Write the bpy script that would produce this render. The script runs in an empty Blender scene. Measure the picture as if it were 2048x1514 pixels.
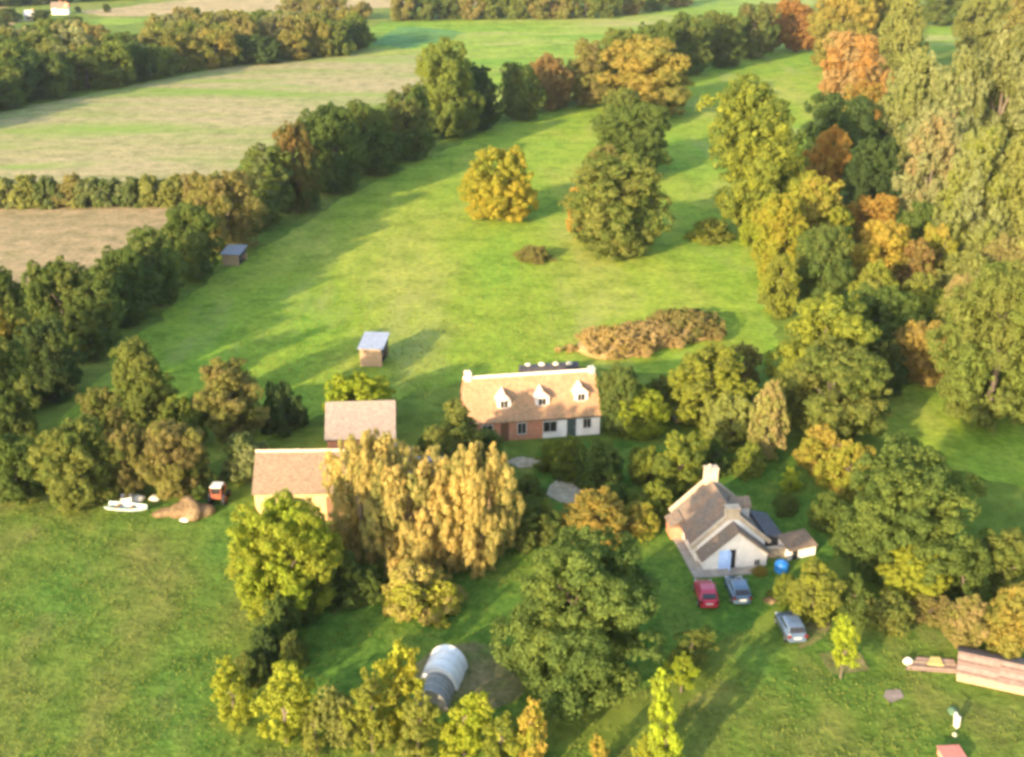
import bpy, bmesh, math, random
import numpy as np
from mathutils import Vector, Matrix

# ------------------------------------------------------------------ camera, sky, sun, exposure
scene = bpy.context.scene
R = math.radians
CAM_H = 49.0                      # metres above the farm
F, CX, CY, YH = 2300.0, 1024.0, 757.0, -200.0     # focal length and horizon, photograph pixels
PITCH = math.atan((CY - YH) / F)
SP, CP = math.sin(PITCH), math.cos(PITCH)
cam = bpy.data.cameras.new('camera')
cam.sensor_width = 36.0
cam.lens = 36.0 * F / 2048.0
cam.clip_start, cam.clip_end = 1.0, 20000.0
cam_ob = bpy.data.objects.new('camera', cam)
scene.collection.objects.link(cam_ob)
cam_ob.location = (0, 0, CAM_H)
cam_ob.rotation_euler = (math.pi / 2 - PITCH, 0, 0)
scene.camera = cam_ob

SUN_EL, SUN_AZ = 15.2, 216.0      # azimuth clockwise from +Y: sun low, behind the camera to the left
world = bpy.data.worlds.new('World')
scene.world = world
world.use_nodes = True
wn = world.node_tree.nodes
sky = wn.new('ShaderNodeTexSky')
sky.sky_type = 'NISHITA'
sky.sun_disc = False
sky.sun_elevation = R(SUN_EL)
sky.sun_rotation = R(SUN_AZ)
sky.dust_density = 1.5
bg = wn['Background']
bg.inputs['Strength'].default_value = 0.15
world.node_tree.links.new(sky.outputs[0], bg.inputs['Color'])

sun = bpy.data.lights.new('sun', 'SUN')
sun.energy = 3.3
sun.angle = R(1.0)
sun.color = (1.0, 0.80, 0.52)
sun_ob = bpy.data.objects.new('sun', sun)
scene.collection.objects.link(sun_ob)
sd = Vector((math.sin(R(SUN_AZ)) * math.cos(R(SUN_EL)), math.cos(R(SUN_AZ)) * math.cos(R(SUN_EL)), math.sin(R(SUN_EL))))
sun_ob.rotation_euler = sd.to_track_quat('Z', 'Y').to_euler()
sun_ob.location = sd * 200

vs = scene.view_settings
vs.view_transform = 'Standard'
vs.look = 'None'
vs.exposure = 2.34
vs.gamma = 1.0
vs.use_curve_mapping = False
scene.cycles.filter_width = 3.3
scene.cycles.max_bounces = 4
scene.cycles.volume_bounces = 0
scene.cycles.transparent_max_bounces = 8

# ------------------------------------------------------------------ helpers
COL = scene.collection
rnd = random.Random(7)


def P(px, py, h=0.0):
    """the place at height h that the photograph shows at a pixel"""
    u, v = (px - CX) / F, (py - CY) / F
    d = (u, CP - v * SP, -SP - v * CP)
    t = (CAM_H - h) / -d[2]
    return Vector((d[0] * t, d[1] * t, h))


def tag(o, label=None, cat=None, group=None, kind=None):
    if label: o['label'] = label
    if cat: o['category'] = cat
    if group: o['group'] = group
    if kind: o['kind'] = kind
    return o


def empty(name, loc, rz=0.0, label=None, cat=None, group=None):
    o = bpy.data.objects.new(name, None)
    o.empty_display_size = 0.5
    COL.objects.link(o)
    o.location = loc
    o.rotation_euler = (0, 0, rz)
    return tag(o, label, cat, group)


def link(name, mesh, parent=None, loc=None):
    o = bpy.data.objects.new(name, mesh)
    COL.objects.link(o)
    if parent is not None: o.parent = parent
    if loc is not None: o.location = loc
    return o


class MB:
    """collects simple solids into one mesh"""
    def __init__(s): s.v, s.f = [], []

    def add(s, vs, fs):
        b = len(s.v)
        s.v += [tuple(v) for v in vs]
        s.f += [tuple(i + b for i in f) for f in fs]
        return s

    def box(s, x0, y0, z0, x1, y1, z1):
        return s.add([(x0, y0, z0), (x1, y0, z0), (x1, y1, z0), (x0, y1, z0), (x0, y0, z1), (x1, y0, z1), (x1, y1, z1), (x0, y1, z1)],
                     [(0, 3, 2, 1), (4, 5, 6, 7), (0, 1, 5, 4), (1, 2, 6, 5), (2, 3, 7, 6), (3, 0, 4, 7)])

    def prism(s, poly, axis, a, b):
        """extrude a 2-D polygon along axis x (poly = y,z), y (poly = x,z) or z (poly = x,y)"""
        n = len(poly)
        mk = {'x': lambda t, q: (t, q[0], q[1]), 'y': lambda t, q: (q[0], t, q[1]), 'z': lambda t, q: (q[0], q[1], t)}[axis]
        vs = [mk(a, q) for q in poly] + [mk(b, q) for q in poly]
        fs = [tuple(range(n)), tuple(range(2 * n - 1, n - 1, -1))]
        fs += [(i, i + n, (i + 1) % n + n, (i + 1) % n) for i in range(n)]
        return s.add(vs, fs)

    def loft(s, rings, caps=True):
        n = len(rings[0])
        vs = [p for r in rings for p in r]
        fs = []
        for k in range(len(rings) - 1):
            for i in range(n):
                j = (i + 1) % n
                fs.append((k * n + i, k * n + j, (k + 1) * n + j, (k + 1) * n + i))
        if caps:
            fs.append(tuple(range(n - 1, -1, -1)))
            fs.append(tuple((len(rings) - 1) * n + i for i in range(n)))
        return s.add(vs, fs)

    def tube(s, pts, rad, n=7):
        pts = [Vector(p) for p in pts]
        rings = []
        for k, p in enumerate(pts):
            d = (pts[min(k + 1, len(pts) - 1)] - pts[max(k - 1, 0)]).normalized()
            a = d.orthogonal().normalized()
            b = d.cross(a)
            r = rad[k] if isinstance(rad, (list, tuple)) else rad
            rings.append([p + a * (r * math.cos(2 * math.pi * i / n)) + b * (r * math.sin(2 * math.pi * i / n)) for i in range(n)])
        return s.loft(rings)

    def quad(s, a, b, c, d): return s.add([a, b, c, d], [(0, 1, 2, 3)])

    def build(s, name, mat, parent=None, loc=None, smooth=False, bevel=0.0):
        me = bpy.data.meshes.new(name)
        me.from_pydata(s.v, [], s.f)
        bm = bmesh.new(); bm.from_mesh(me)
        bmesh.ops.recalc_face_normals(bm, faces=bm.faces)
        if bevel:
            bmesh.ops.bevel(bm, geom=list(bm.edges), offset=bevel, segments=2, affect='EDGES', clamp_overlap=True)
        bm.to_mesh(me); bm.free()
        if mat: me.materials.append(mat)
        if smooth:
            for pl in me.polygons: pl.use_smooth = True
        return link(name, me, parent, loc)


# ------------------------------------------------------------------ materials
def new_mat(name):
    m = bpy.data.materials.new(name)
    m.use_nodes = True
    nt = m.node_tree
    b = nt.nodes['Principled BSDF']
    b.inputs['Roughness'].default_value = 0.85
    b.inputs['Specular IOR Level'].default_value = 0.25
    return m, nt, b


def node(nt, t, **kw):
    n = nt.nodes.new(t)
    for k, v in kw.items(): setattr(n, k, v)
    return n


def noise(nt, vec, scale, detail=4, rough=0.6):
    n = node(nt, 'ShaderNodeTexNoise')
    n.inputs['Scale'].default_value = scale
    n.inputs['Detail'].default_value = detail
    n.inputs['Roughness'].default_value = rough
    if vec: nt.links.new(vec, n.inputs['Vector'])
    return n.outputs['Fac']


def ramp(nt, fac, stops):
    n = node(nt, 'ShaderNodeValToRGB')
    el = n.color_ramp.elements
    while len(el) < len(stops): el.new(0.5)
    for e, (p, c) in zip(el, stops):
        e.position = p
        e.color = (*c, 1) if len(c) == 3 else c
    nt.links.new(fac, n.inputs['Fac'])
    return n.outputs['Color']


def mix(nt, fac, a, b, mode='MIX'):
    n = node(nt, 'ShaderNodeMix', data_type='RGBA', blend_type=mode)
    for sock, v in ((0, fac), (6, a), (7, b)):
        if hasattr(v, 'is_linked') or hasattr(v, 'links'): nt.links.new(v, n.inputs[sock])
        elif sock == 0: n.inputs[0].default_value = v
        else: n.inputs[sock].default_value = (*v, 1)
    return n.outputs[2]


def coords(nt, scale=(1, 1, 1), rot=0.0):
    tc = node(nt, 'ShaderNodeTexCoord')
    mp = node(nt, 'ShaderNodeMapping')
    mp.inputs['Scale'].default_value = scale
    mp.inputs['Rotation'].default_value = (0, 0, rot)
    nt.links.new(tc.outputs['Object'], mp.inputs['Vector'])
    return mp.outputs['Vector']


def bump(nt, b, height, strength=0.5, dist=0.1):
    n = node(nt, 'ShaderNodeBump')
    n.inputs['Strength'].default_value = strength
    n.inputs['Distance'].default_value = dist
    nt.links.new(height, n.inputs['Height'])
    nt.links.new(n.outputs[0], b.inputs['Normal'])


def plain(name, c, rough=0.7, var=0.12, scale=3.0, metal=0.0, bmp=0.0):
    m, nt, b = new_mat(name)
    v = coords(nt)
    nz = noise(nt, v, scale, 5)
    lo = tuple(x * (1 - var * 1.6) for x in c); hi = tuple(min(1, x * (1 + var)) for x in c)
    nt.links.new(ramp(nt, nz, [(0.3, lo), (0.7, hi)]), b.inputs['Base Color'])
    b.inputs['Roughness'].default_value = rough
    b.inputs['Metallic'].default_value = metal
    if bmp: bump(nt, b, noise(nt, v, scale * 4, 3), bmp, 0.05)
    return m


def ground_mat(name, cols, s1, s2, s3, streak=(1, 1, 1), rot=0.0, bmp=0.35, patch=None, pscale=0.05, plim=(0.5, 0.62)):
    """three colours in blotches of several sizes, streaked along one direction"""
    m, nt, b = new_mat(name)
    v = coords(nt); vs_ = coords(nt, streak, rot)
    n1 = noise(nt, vs_, s1, 5, 0.6)
    n2 = noise(nt, v, s2, 6, 0.7)
    n3 = noise(nt, v, s3, 3, 0.6)
    c = ramp(nt, n1, [(0.36, cols[0]), (0.5, cols[1]), (0.64, cols[2])])
    c2 = ramp(nt, n2, [(0.34, (0.62, 0.68, 0.6)), (0.5, (1, 1, 1)), (0.68, (1.32, 1.22, 1.25))])
    c3 = ramp(nt, n3, [(0.3, (0.7, 0.74, 0.7)), (0.7, (1.22, 1.2, 1.2))])
    out = mix(nt, 1.0, mix(nt, 1.0, c, c2, 'MULTIPLY'), c3, 'MULTIPLY')
    if patch:
        np_ = noise(nt, vs_, pscale, 5, 0.65)
        out = mix(nt, ramp(nt, np_, [(plim[0], (0, 0, 0)), (plim[1], (0.8, 0.8, 0.8))]), out, patch)
    nt.links.new(out, b.inputs['Base Color'])
    b.inputs['Roughness'].default_value = 1.0
    b.inputs['Specular IOR Level'].default_value = 0.05
    bump(nt, b, n2, bmp, 0.6)
    return m


def tile_mat(name, c1, c2, mortar, w=0.28, h=0.16, stain=(0.12, 0.10, 0.07), rough=0.9, amount=0.55):
    """courses of tiles or stones: x runs along, z gives the courses"""
    m, nt, b = new_mat(name)
    tc = node(nt, 'ShaderNodeTexCoord')
    sep = node(nt, 'ShaderNodeSeparateXYZ')
    nt.links.new(tc.outputs['Object'], sep.inputs[0])
    ad = node(nt, 'ShaderNodeMath', operation='ADD')
    my = node(nt, 'ShaderNodeMath', operation='MULTIPLY')
    my.inputs[1].default_value = 0.37
    nt.links.new(sep.outputs['Y'], my.inputs[0])
    nt.links.new(sep.outputs['X'], ad.inputs[0]); nt.links.new(my.outputs[0], ad.inputs[1])
    cb = node(nt, 'ShaderNodeCombineXYZ')
    nt.links.new(ad.outputs[0], cb.inputs['X']); nt.links.new(sep.outputs['Z'], cb.inputs['Y'])
    br = node(nt, 'ShaderNodeTexBrick')
    br.inputs['Color1'].default_value = (*c1, 1)
    br.inputs['Color2'].default_value = (*c2, 1)
    br.inputs['Mortar'].default_value = (*mortar, 1)
    br.inputs['Scale'].default_value = 1.0
    br.inputs['Brick Width'].default_value = w
    br.inputs['Row Height'].default_value = h
    br.inputs['Mortar Size'].default_value = 0.012
    nt.links.new(cb.outputs[0], br.inputs['Vector'])
    nz = noise(nt, tc.outputs['Object'], 0.8, 8, 0.75)
    f = ramp(nt, nz, [(0.44, (0, 0, 0)), (0.60, (amount,) * 3)])
    c = mix(nt, f, br.outputs['Color'], stain)
    n2 = noise(nt, tc.outputs['Object'], 4.0, 4, 0.7)
    c = mix(nt, 1.0, c, ramp(nt, n2, [(0.3, (0.68,) * 3), (0.7, (1.24,) * 3)]), 'MULTIPLY')
    nt.links.new(c, b.inputs['Base Color'])
    b.inputs['Roughness'].default_value = rough
    bump(nt, b, br.outputs['Fac'], -0.5, 0.03)
    return m


def leaf_mat():
    m = bpy.data.materials.new('foliage')
    m.use_nodes = True
    nt = m.node_tree
    nt.nodes.clear()
    out = node(nt, 'ShaderNodeOutputMaterial')
    oi = node(nt, 'ShaderNodeObjectInfo')
    tint = node(nt, 'ShaderNodeAttribute', attribute_type='OBJECT', attribute_name='tint')
    amt = node(nt, 'ShaderNodeAttribute', attribute_type='OBJECT', attribute_name='tint_amount')
    lobe = node(nt, 'ShaderNodeAttribute', attribute_type='GEOMETRY', attribute_name='lobe')
    geo = node(nt, 'ShaderNodeNewGeometry')
    tc = node(nt, 'ShaderNodeTexCoord')
    # which leaves have turned: by limb, broken up leaf by leaf
    nz = noise(nt, tc.outputs['Object'], 1.6, 3, 0.6)
    a = node(nt, 'ShaderNodeMath', operation='MULTIPLY_ADD')
    nt.links.new(lobe.outputs['Fac'], a.inputs[0]); a.inputs[1].default_value = 0.55
    b2 = node(nt, 'ShaderNodeMath', operation='MULTIPLY_ADD')
    nt.links.new(nz, b2.inputs[0]); b2.inputs[1].default_value = 0.6; b2.inputs[2].default_value = -0.1
    nt.links.new(b2.outputs[0], a.inputs[2])
    c2 = node(nt, 'ShaderNodeMath', operation='MULTIPLY_ADD')
    nt.links.new(geo.outputs['Random Per Island'], c2.inputs[0]); c2.inputs[1].default_value = 0.35; c2.inputs[2].default_value = -0.17
    s = node(nt, 'ShaderNodeMath', operation='ADD')
    nt.links.new(a.outputs[0], s.inputs[0]); nt.links.new(c2.outputs[0], s.inputs[1])
    g = node(nt, 'ShaderNodeMath', operation='SUBTRACT')
    nt.links.new(amt.outputs['Fac'], g.inputs[0]); nt.links.new(s.outputs[0], g.inputs[1])
    mr = node(nt, 'ShaderNodeMapRange')
    mr.inputs['From Min'].default_value = -0.28; mr.inputs['From Max'].default_value = 0.28
    nt.links.new(g.outputs[0], mr.inputs['Value'])
    base = mix(nt, mr.outputs[0], oi.outputs['Color'], tint.outputs['Color'])
    var = ramp(nt, geo.outputs['Random Per Island'], [(0.0, (0.78, 0.80, 0.78)), (0.5, (1, 1, 1)), (1.0, (1.24, 1.20, 1.14))])
    base = mix(nt, 1.0, base, var, 'MULTIPLY')
    lv = ramp(nt, lobe.outputs['Fac'], [(0.0, (0.88, 0.90, 0.90)), (1.0, (1.13, 1.09, 1.03))])
    base = mix(nt, 1.0, base, lv, 'MULTIPLY')
    d = node(nt, 'ShaderNodeBsdfDiffuse'); t = node(nt, 'ShaderNodeBsdfTranslucent')
    nt.links.new(base, d.inputs['Color'])
    nt.links.new(mix(nt, 1.0, base, (1.3, 1.25, 0.7), 'MULTIPLY'), t.inputs['Color'])
    ms = node(nt, 'ShaderNodeMixShader')
    ms.inputs[0].default_value = 0.46
    nt.links.new(d.outputs[0], ms.inputs[1]); nt.links.new(t.outputs[0], ms.inputs[2])
    nt.links.new(ms.outputs[0], out.inputs['Surface'])
    return m


LEAF = leaf_mat()
BARK = plain('bark', (0.11, 0.085, 0.06), 0.95, 0.3, 6)
PALE_BARK = plain('pale_bark', (0.27, 0.19, 0.11), 0.95, 0.3, 6)

# ------------------------------------------------------------------ the ground and the fields
G1, G2, G3 = (0.080, 0.130, 0.014), (0.105, 0.150, 0.016), (0.150, 0.165, 0.026)
M_GROUND = ground_mat('pasture', [(0.090, 0.135, 0.018), (0.12, 0.155, 0.022), (0.16, 0.165, 0.032)], 0.02, 0.12, 0.5)
M_MEADOW = ground_mat('meadow_grass', [(0.138, 0.225, 0.022), (0.182, 0.238, 0.025), (0.235, 0.248, 0.043)], 0.05, 0.22, 1.1,
                      streak=(1.0, 0.35, 1), rot=R(38), patch=(0.27, 0.25, 0.080), pscale=0.06, plim=(0.54, 0.74))
M_ROUGH = ground_mat('rough_grass_sward', [(0.066, 0.126, 0.018), (0.096, 0.134, 0.020), (0.134, 0.136, 0.030)], 0.10, 0.5, 2.2,
                     streak=(1, 0.6, 1), rot=R(40), bmp=0.6, patch=(0.165, 0.138, 0.045), pscale=0.13, plim=(0.57, 0.80))
M_LAWN = ground_mat('lawn', [(0.062, 0.128, 0.018), (0.080, 0.142, 0.019), (0.112, 0.156, 0.022)], 0.2, 0.8, 3.0, bmp=0.3)  # greens lowered so the colour carries the garden shade
M_STUB = ground_mat('stubble', [(0.175, 0.205, 0.055), (0.250, 0.215, 0.095), (0.275, 0.222, 0.112)], 0.035, 0.25, 1.5,
                    streak=(0.35, 1.5, 1), rot=R(-42), patch=(0.140, 0.220, 0.028), pscale=0.030, plim=(0.52, 0.68))
M_STUB2 = ground_mat('bare_stubble', [(0.225, 0.17, 0.085), (0.262, 0.19, 0.10), (0.225, 0.19, 0.08)], 0.05, 0.3, 1.5,
                     streak=(0.3, 1.6, 1), rot=R(-10))
M_FARG = ground_mat('far_pasture', [(0.11, 0.20, 0.022), (0.16, 0.225, 0.025), (0.23, 0.24, 0.055)], 0.02, 0.1, 0.5,
                    streak=(0.35, 1.4, 1), rot=R(-8), patch=(0.25, 0.21, 0.085), pscale=0.02, plim=(0.56, 0.7))
M_TAN = ground_mat('far_arable', [(0.26, 0.20, 0.09), (0.30, 0.22, 0.11), (0.33, 0.26, 0.12)], 0.01, 0.1, 0.5)
M_EARTH = ground_mat('bare_earth', [(0.10, 0.13, 0.03), (0.145, 0.13, 0.048), (0.18, 0.148, 0.068)], 0.35, 1.2, 4.0)
M_GRAVEL = ground_mat('gravel', [(0.33, 0.26, 0.16), (0.40, 0.31, 0.20), (0.46, 0.37, 0.25)], 1.2, 4.0, 14.0, bmp=0.3)
M_PAVE = plain('paving', (0.33, 0.28, 0.22), 0.9, 0.2, 2.0)


def sheet(name, pts, mat, z, rough=0.6, label=None, px=True):
    """a field: a polygon laid on the ground with an uneven edge"""
    w = [P(*q) if px else Vector((*q, 0)) for q in pts]
    out = []
    rr = random.Random(len(name) * 31 + int(pts[0][0]))
    for i, a in enumerate(w):
        b = w[(i + 1) % len(w)]
        n = max(1, min(60, int((b - a).length / max(1.2, rough * 3))))
        for k in range(n):
            q = a.lerp(b, k / n)
            j = rough * (0.5 if k == 0 else 1)
            out.append((q.x + rr.uniform(-j, j), q.y + rr.uniform(-j, j), z))
    bm = bmesh.new()
    vs_ = [bm.verts.new(q) for q in out]
    f = bm.faces.new(vs_)
    if f.normal.z < 0: f.normal_flip()
    bm.normal_update()
    bmesh.ops.triangulate(bm, faces=bm.faces)
    for fc in bm.faces:
        if fc.normal.z < 0: fc.normal_flip()
    me = bpy.data.meshes.new(name)
    bm.to_mesh(me); bm.free()
    me.materials.append(mat)
    o = link(name, me)
    tag(o, label, None, None, 'structure')
    return o


sheet('ground', [(-2500, -300), (2500, -300), (2500, 4500), (-2500, 4500)], M_GROUND, 0.0, 0.0, px=False)
sheet('meadow', [(20, 980), (240, 700), (420, 560), (700, 390), (1000, 250), (1300, 170), (1560, 85), (1720, 85), (1640, 230), (1600, 420),
                 (1540, 560), (1560, 720), (1330, 745), (1190, 735), (930, 760), (800, 800), (640, 830), (500, 900), (300, 960)],
      M_MEADOW, 0.02, 0.9, 'bright green sloping meadow behind the farm')
sheet('rough_pasture', [(-400, 960), (60, 960), (260, 1010), (480, 1000), (520, 1100), (560, 1250), (470, 1330), (420, 1460), (560, 1500), (1300, 1500), (1480, 1290),
                        (1560, 1240), (1720, 1200), (2300, 1200), (2300, 1800), (-400, 1800)], M_ROUGH, 0.02, 0.5, 'rough grass around the farmyard')
sheet('lawn', [(560, 1240), (700, 1150), (960, 1120), (1010, 1060), (1080, 900), (1250, 880), (1400, 900), (1560, 900), (1700, 960), (1640, 1160), (1540, 1220),
               (1440, 1280), (1300, 1380), (1060, 1440), (640, 1440), (520, 1330)], M_LAWN, 0.04, 0.4, 'lawn between the houses, its green darkened to stand for shade')
sheet('stubble_field', [(-500, 330), (0, 225), (420, 140), (760, 85), (900, 60), (1000, 180), (700, 215), (560, 280), (420, 372), (-500, 372)],
      M_STUB, 0.03, 0.9, 'tan and green striped stubble field')
sheet('stubble_field', [(-500, 405), (400, 392), (260, 520), (40, 580), (-500, 640)], M_STUB2, 0.04, 0.9, 'tan stubble field at the left edge')
sheet('far_pasture', [(690, 110), (760, 45), (1000, 40), (1240, 38), (1420, 4), (1640, -20), (1600, 60), (1270, 110), (1060, 190), (860, 240), (900, 110)], M_FARG, 0.06, 2.0,
      'pale green pasture rising beyond the hedgerow')
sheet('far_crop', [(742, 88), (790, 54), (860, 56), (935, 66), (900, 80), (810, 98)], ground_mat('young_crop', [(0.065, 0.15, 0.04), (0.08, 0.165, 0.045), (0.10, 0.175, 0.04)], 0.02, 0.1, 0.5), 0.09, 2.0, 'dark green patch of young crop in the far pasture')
sheet('far_field', [(150, 24), (330, 4), (560, -12), (1050, -30), (1200, -24), (1000, 8), (700, 18), (420, 26), (230, 34)], M_TAN, 0.08, 3.0, 'pale tan field in the far distance')
sheet('far_field', [(-400, 70), (0, 55), (60, 40), (-300, 36)], M_TAN, 0.08, 3.0, 'pale strip of field at the far left')
sheet('far_field', [(-400, 30), (0, 17), (130, 2), (-300, 8)], M_TAN, 0.08, 3.0, 'pale strip of field near the top left corner')
sheet('far_field', [(120, 48), (230, 36), (300, 38), (250, 50)], M_FARG, 0.09, 3.0, 'small green paddock beyond the wood')
sheet('far_clearing', [(1850, 108), (1860, 45), (1935, 42), (1930, 100)], M_FARG, 0.06, 1.0, 'green clearing among the trees')
sheet('glade', [(1770, 800), (1830, 765), (1960, 780), (2060, 830), (2060, 980), (1900, 940), (1780, 880)], M_MEADOW, 0.05, 0.5, 'sunlit grass glade')
sheet('bare_earth', [(820, 1340), (860, 1302), (950, 1288), (1040, 1296), (1060, 1370), (1000, 1420), (910, 1425), (850, 1425)], M_EARTH, 0.07, 0.35, 'trodden earth beside the tunnel')
sheet('bare_earth', [(1610, 1240), (1665, 1235), (1650, 1275), (1600, 1300)], M_EARTH, 0.07, 0.25, 'bare earth beside the parked car')
sheet('bare_earth', [(1640, 1310), (1720, 1305), (1740, 1340), (1660, 1350)], M_EARTH, 0.07, 0.25, 'bare earth below the yellow sapling')
sheet('ash_patch', [(1772, 1382), (1800, 1380), (1808, 1396), (1780, 1408), (1768, 1396)], plain('ash', (0.21, 0.16, 0.13), 1, 0.2), 0.08, 0.08, 'small grey ash patch in the grass')


def oval(name, cx, cy, wx, wy, mat, z, label, seed=1, wob=0.06):
    c = P(cx, cy)
    rr = random.Random(seed)
    n = 30
    ph = [rr.uniform(0, 6.28) for _ in range(3)]
    top = []
    for i in range(n):
        a = 2 * math.pi * i / n
        k = 1 + wob * (math.sin(2 * a + ph[0]) + math.sin(5 * a + ph[1]) + 0.7 * math.sin(9 * a + ph[2]))
        top.append((c.x + wx * k * math.cos(a), c.y + wy * k * math.sin(a)))
    o = MB().prism(top, 'z', 0.0, z).build(name, mat)
    return tag(o, label, None, None, 'structure')


oval('gravel_circle', 1138, 984, 1.85, 2.4, M_GRAVEL, 0.14, 'pale oval gravel bed in the cottage garden', 3)
oval('gravel_patch', 1050, 926, 1.7, 1.0, M_GRAVEL, 0.10, 'small pale gravel patch before the cottage', 5, 0.09)

# ------------------------------------------------------------------ trees: a few grown crowns, shared by many trees
def quads_mesh(name, ctr, tan, bit, lobe, mat):
    n = len(ctr)
    v = np.stack([ctr - tan, ctr - bit * 0.9 + tan * 0.1, ctr + tan, ctr + bit], 1).reshape(-1, 3).astype(np.float32)
    me = bpy.data.meshes.new(name)
    me.vertices.add(4 * n); me.loops.add(4 * n); me.polygons.add(n)
    me.vertices.foreach_set('co', v.ravel())
    me.loops.foreach_set('vertex_index', np.arange(4 * n, dtype=np.int32))
    me.polygons.foreach_set('loop_start', np.arange(0, 4 * n, 4, dtype=np.int32))
    me.polygons.foreach_set('loop_total', np.full(n, 4, dtype=np.int32))
    at = me.attributes.new('lobe', 'FLOAT', 'FACE')
    at.data.foreach_set('value', lobe.astype(np.float32))
    me.update(calc_edges=True)
    me.materials.append(mat)
    return me


def unit(a): return a / np.maximum(np.linalg.norm(a, axis=-1, keepdims=True), 1e-6)


def crown_mesh(name, seed, n, prof, nl, lr, leaf, sub=9, sr=(0.30, 0.52), vert=0.0, jit=0.7, zs=1.0, fill=0.18, long=1.0, rhomin=0.55, lean=0.10, hn=2.2):
    """limbs carry boughs, boughs carry leaf sprays on their outer shells; radius 1, height 1 (grown at height hn)"""
    g = np.random.default_rng(seed)
    Z = np.array([1, 1, zs])
    t = ((np.arange(nl) + g.uniform(0.0, 1.0, nl)) / nl) ** 1.12 * 0.95 + 0.02
    rad = prof(t) * g.uniform(0.80, 1.08, nl)
    L = g.uniform(lr[0], lr[1], nl) * np.clip(rad * 1.25, 0.5, 1.0)
    ang = np.arange(nl) * 2.39996 + g.uniform(-0.7, 0.7, nl)
    rho = np.maximum(rad - L * 0.75, 0.02) * g.uniform(rhomin, 1.12, nl)
    C = np.stack([rho * np.cos(ang), rho * np.sin(ang), np.clip(hn * t, L * zs * 0.6, hn * 1.02 - L * zs * 0.7)], 1)
    C[:, :2] += (C[:, 2:] - hn / 2) * g.normal(size=2) * lean
    lv = g.uniform(0, 1, nl)
    # boughs
    k = np.repeat(np.arange(nl), sub)
    m = len(k)
    od = unit(C[k] - np.array([0, 0, hn * 0.35]))
    d = unit(unit(g.normal(size=(m, 3))) + 0.55 * od)
    Ls = L[k] * g.uniform(sr[0], sr[1], m)
    Cs = C[k] + d * (L[k] - Ls * 0.35)[:, None] * Z * g.uniform(0.75, 1.12, (m, 1))
    keep = np.linalg.norm((Cs[:, None] - C[None]) / (L[None, :, None] * Z), axis=2).min(1) > 0.55
    Cs, Ls, ks, ds = Cs[keep], Ls[keep], k[keep], d[keep]
    m = len(Cs)
    lvs = np.clip(lv[ks] * 0.7 + g.uniform(0, 0.3, m), 0, 1)
    prob = Ls ** 2 / np.sum(Ls ** 2)
    out_p, out_d, out_l, got = [], [], [], 0
    while got < n:
        q = 6000
        j = g.choice(m, q, p=prob)
        d = unit(unit(g.normal(size=(q, 3))) + 0.7 * ds[j] + np.array([0, 0, 0.15]))
        p = Cs[j] + d * Ls[j][:, None] * Z * g.uniform(0.45, 1.35, (q, 1))
        pz, cz = (p / Z).astype(np.float32), (Cs / Z).astype(np.float32)
        d2 = (pz ** 2).sum(1)[:, None] + (cz ** 2).sum(1)[None] - 2 * pz @ cz.T
        ok = ((d2 / (Ls[None] ** 2).astype(np.float32)).min(1) > 0.16) & (p[:, 2] > 0.02)
        out_p.append(p[ok]); out_d.append(d[ok]); out_l.append(lvs[j][ok])
        got += int(ok.sum())
    p = np.concatenate(out_p)[:n]; d = np.concatenate(out_d)[:n]; l = np.concatenate(out_l)[:n]
    nf = int(n * fill)
    j = g.choice(nl, nf)
    pf = C[j] * np.array([0.82, 0.82, 0.97]) + g.normal(size=(nf, 3)) * (L[j] * 0.35)[:, None] * Z
    pf[:, 2] = np.clip(pf[:, 2], 0.03, hn)
    p = np.concatenate([p, pf]); d = np.concatenate([d, unit(g.normal(size=(nf, 3)))]); l = np.concatenate([l, lv[j]])
    p[:, :2] -= (np.percentile(p[:, :2], 1, 0) + np.percentile(p[:, :2], 99, 0)) / 2
    p[:, :2] /= np.percentile(np.abs(p[:, :2]), 98.2)
    p[:, 2] *= hn / np.percentile(p[:, 2], 99.6)
    m = len(p)
    nrm = unit(d + jit * unit(g.normal(size=(m, 3))) + np.array([0, 0, 0.25]))
    ref = unit(g.normal(size=(m, 3)) + vert * np.array([0, 0, 4.0]))
    ta = unit(np.cross(nrm, np.cross(ref, nrm)))
    bi = np.cross(nrm, ta)
    s = g.uniform(0.6, 1.35, (m, 1)) * leaf
    s[n:] *= 2.2
    ta = ta * s * long; bi = bi * s / math.sqrt(long)
    half = np.array([1, 1, 1 / hn])
    return quads_mesh(name, p * half, ta * half, bi * half, l, LEAF)


def pr_round(t): return np.sqrt(np.clip(1 - np.abs((t - 0.48) / 0.545) ** 2.0, 0.03, 1))
def pr_oval(t): return np.sqrt(np.clip(1 - np.abs((t - 0.40) / 0.64) ** 1.8, 0.03, 1)) * np.clip(0.65 + t, 0, 1)
def pr_cone(t): return np.clip(1.05 - 0.85 * np.abs(t - 0.22) / 0.78, 0.12, 1) * np.clip(t / 0.10, 0.4, 1)
def pr_plume(t): return np.clip(1.0 - 0.66 * np.clip((t - 0.38) / 0.62, 0, 1) ** 1.8, 0.2, 1) * np.clip(0.7 + t, 0, 1)
def pr_dome(t): return np.sqrt(np.clip(1 - (t * 0.98) ** 2.0, 0.03, 1))
def pr_vase(t): return np.clip(0.55 + 0.9 * t, 0, 1) * np.sqrt(np.clip(1 - np.clip((t - 0.45) / 0.58, 0, 1) ** 2.2, 0.03, 1))


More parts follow.
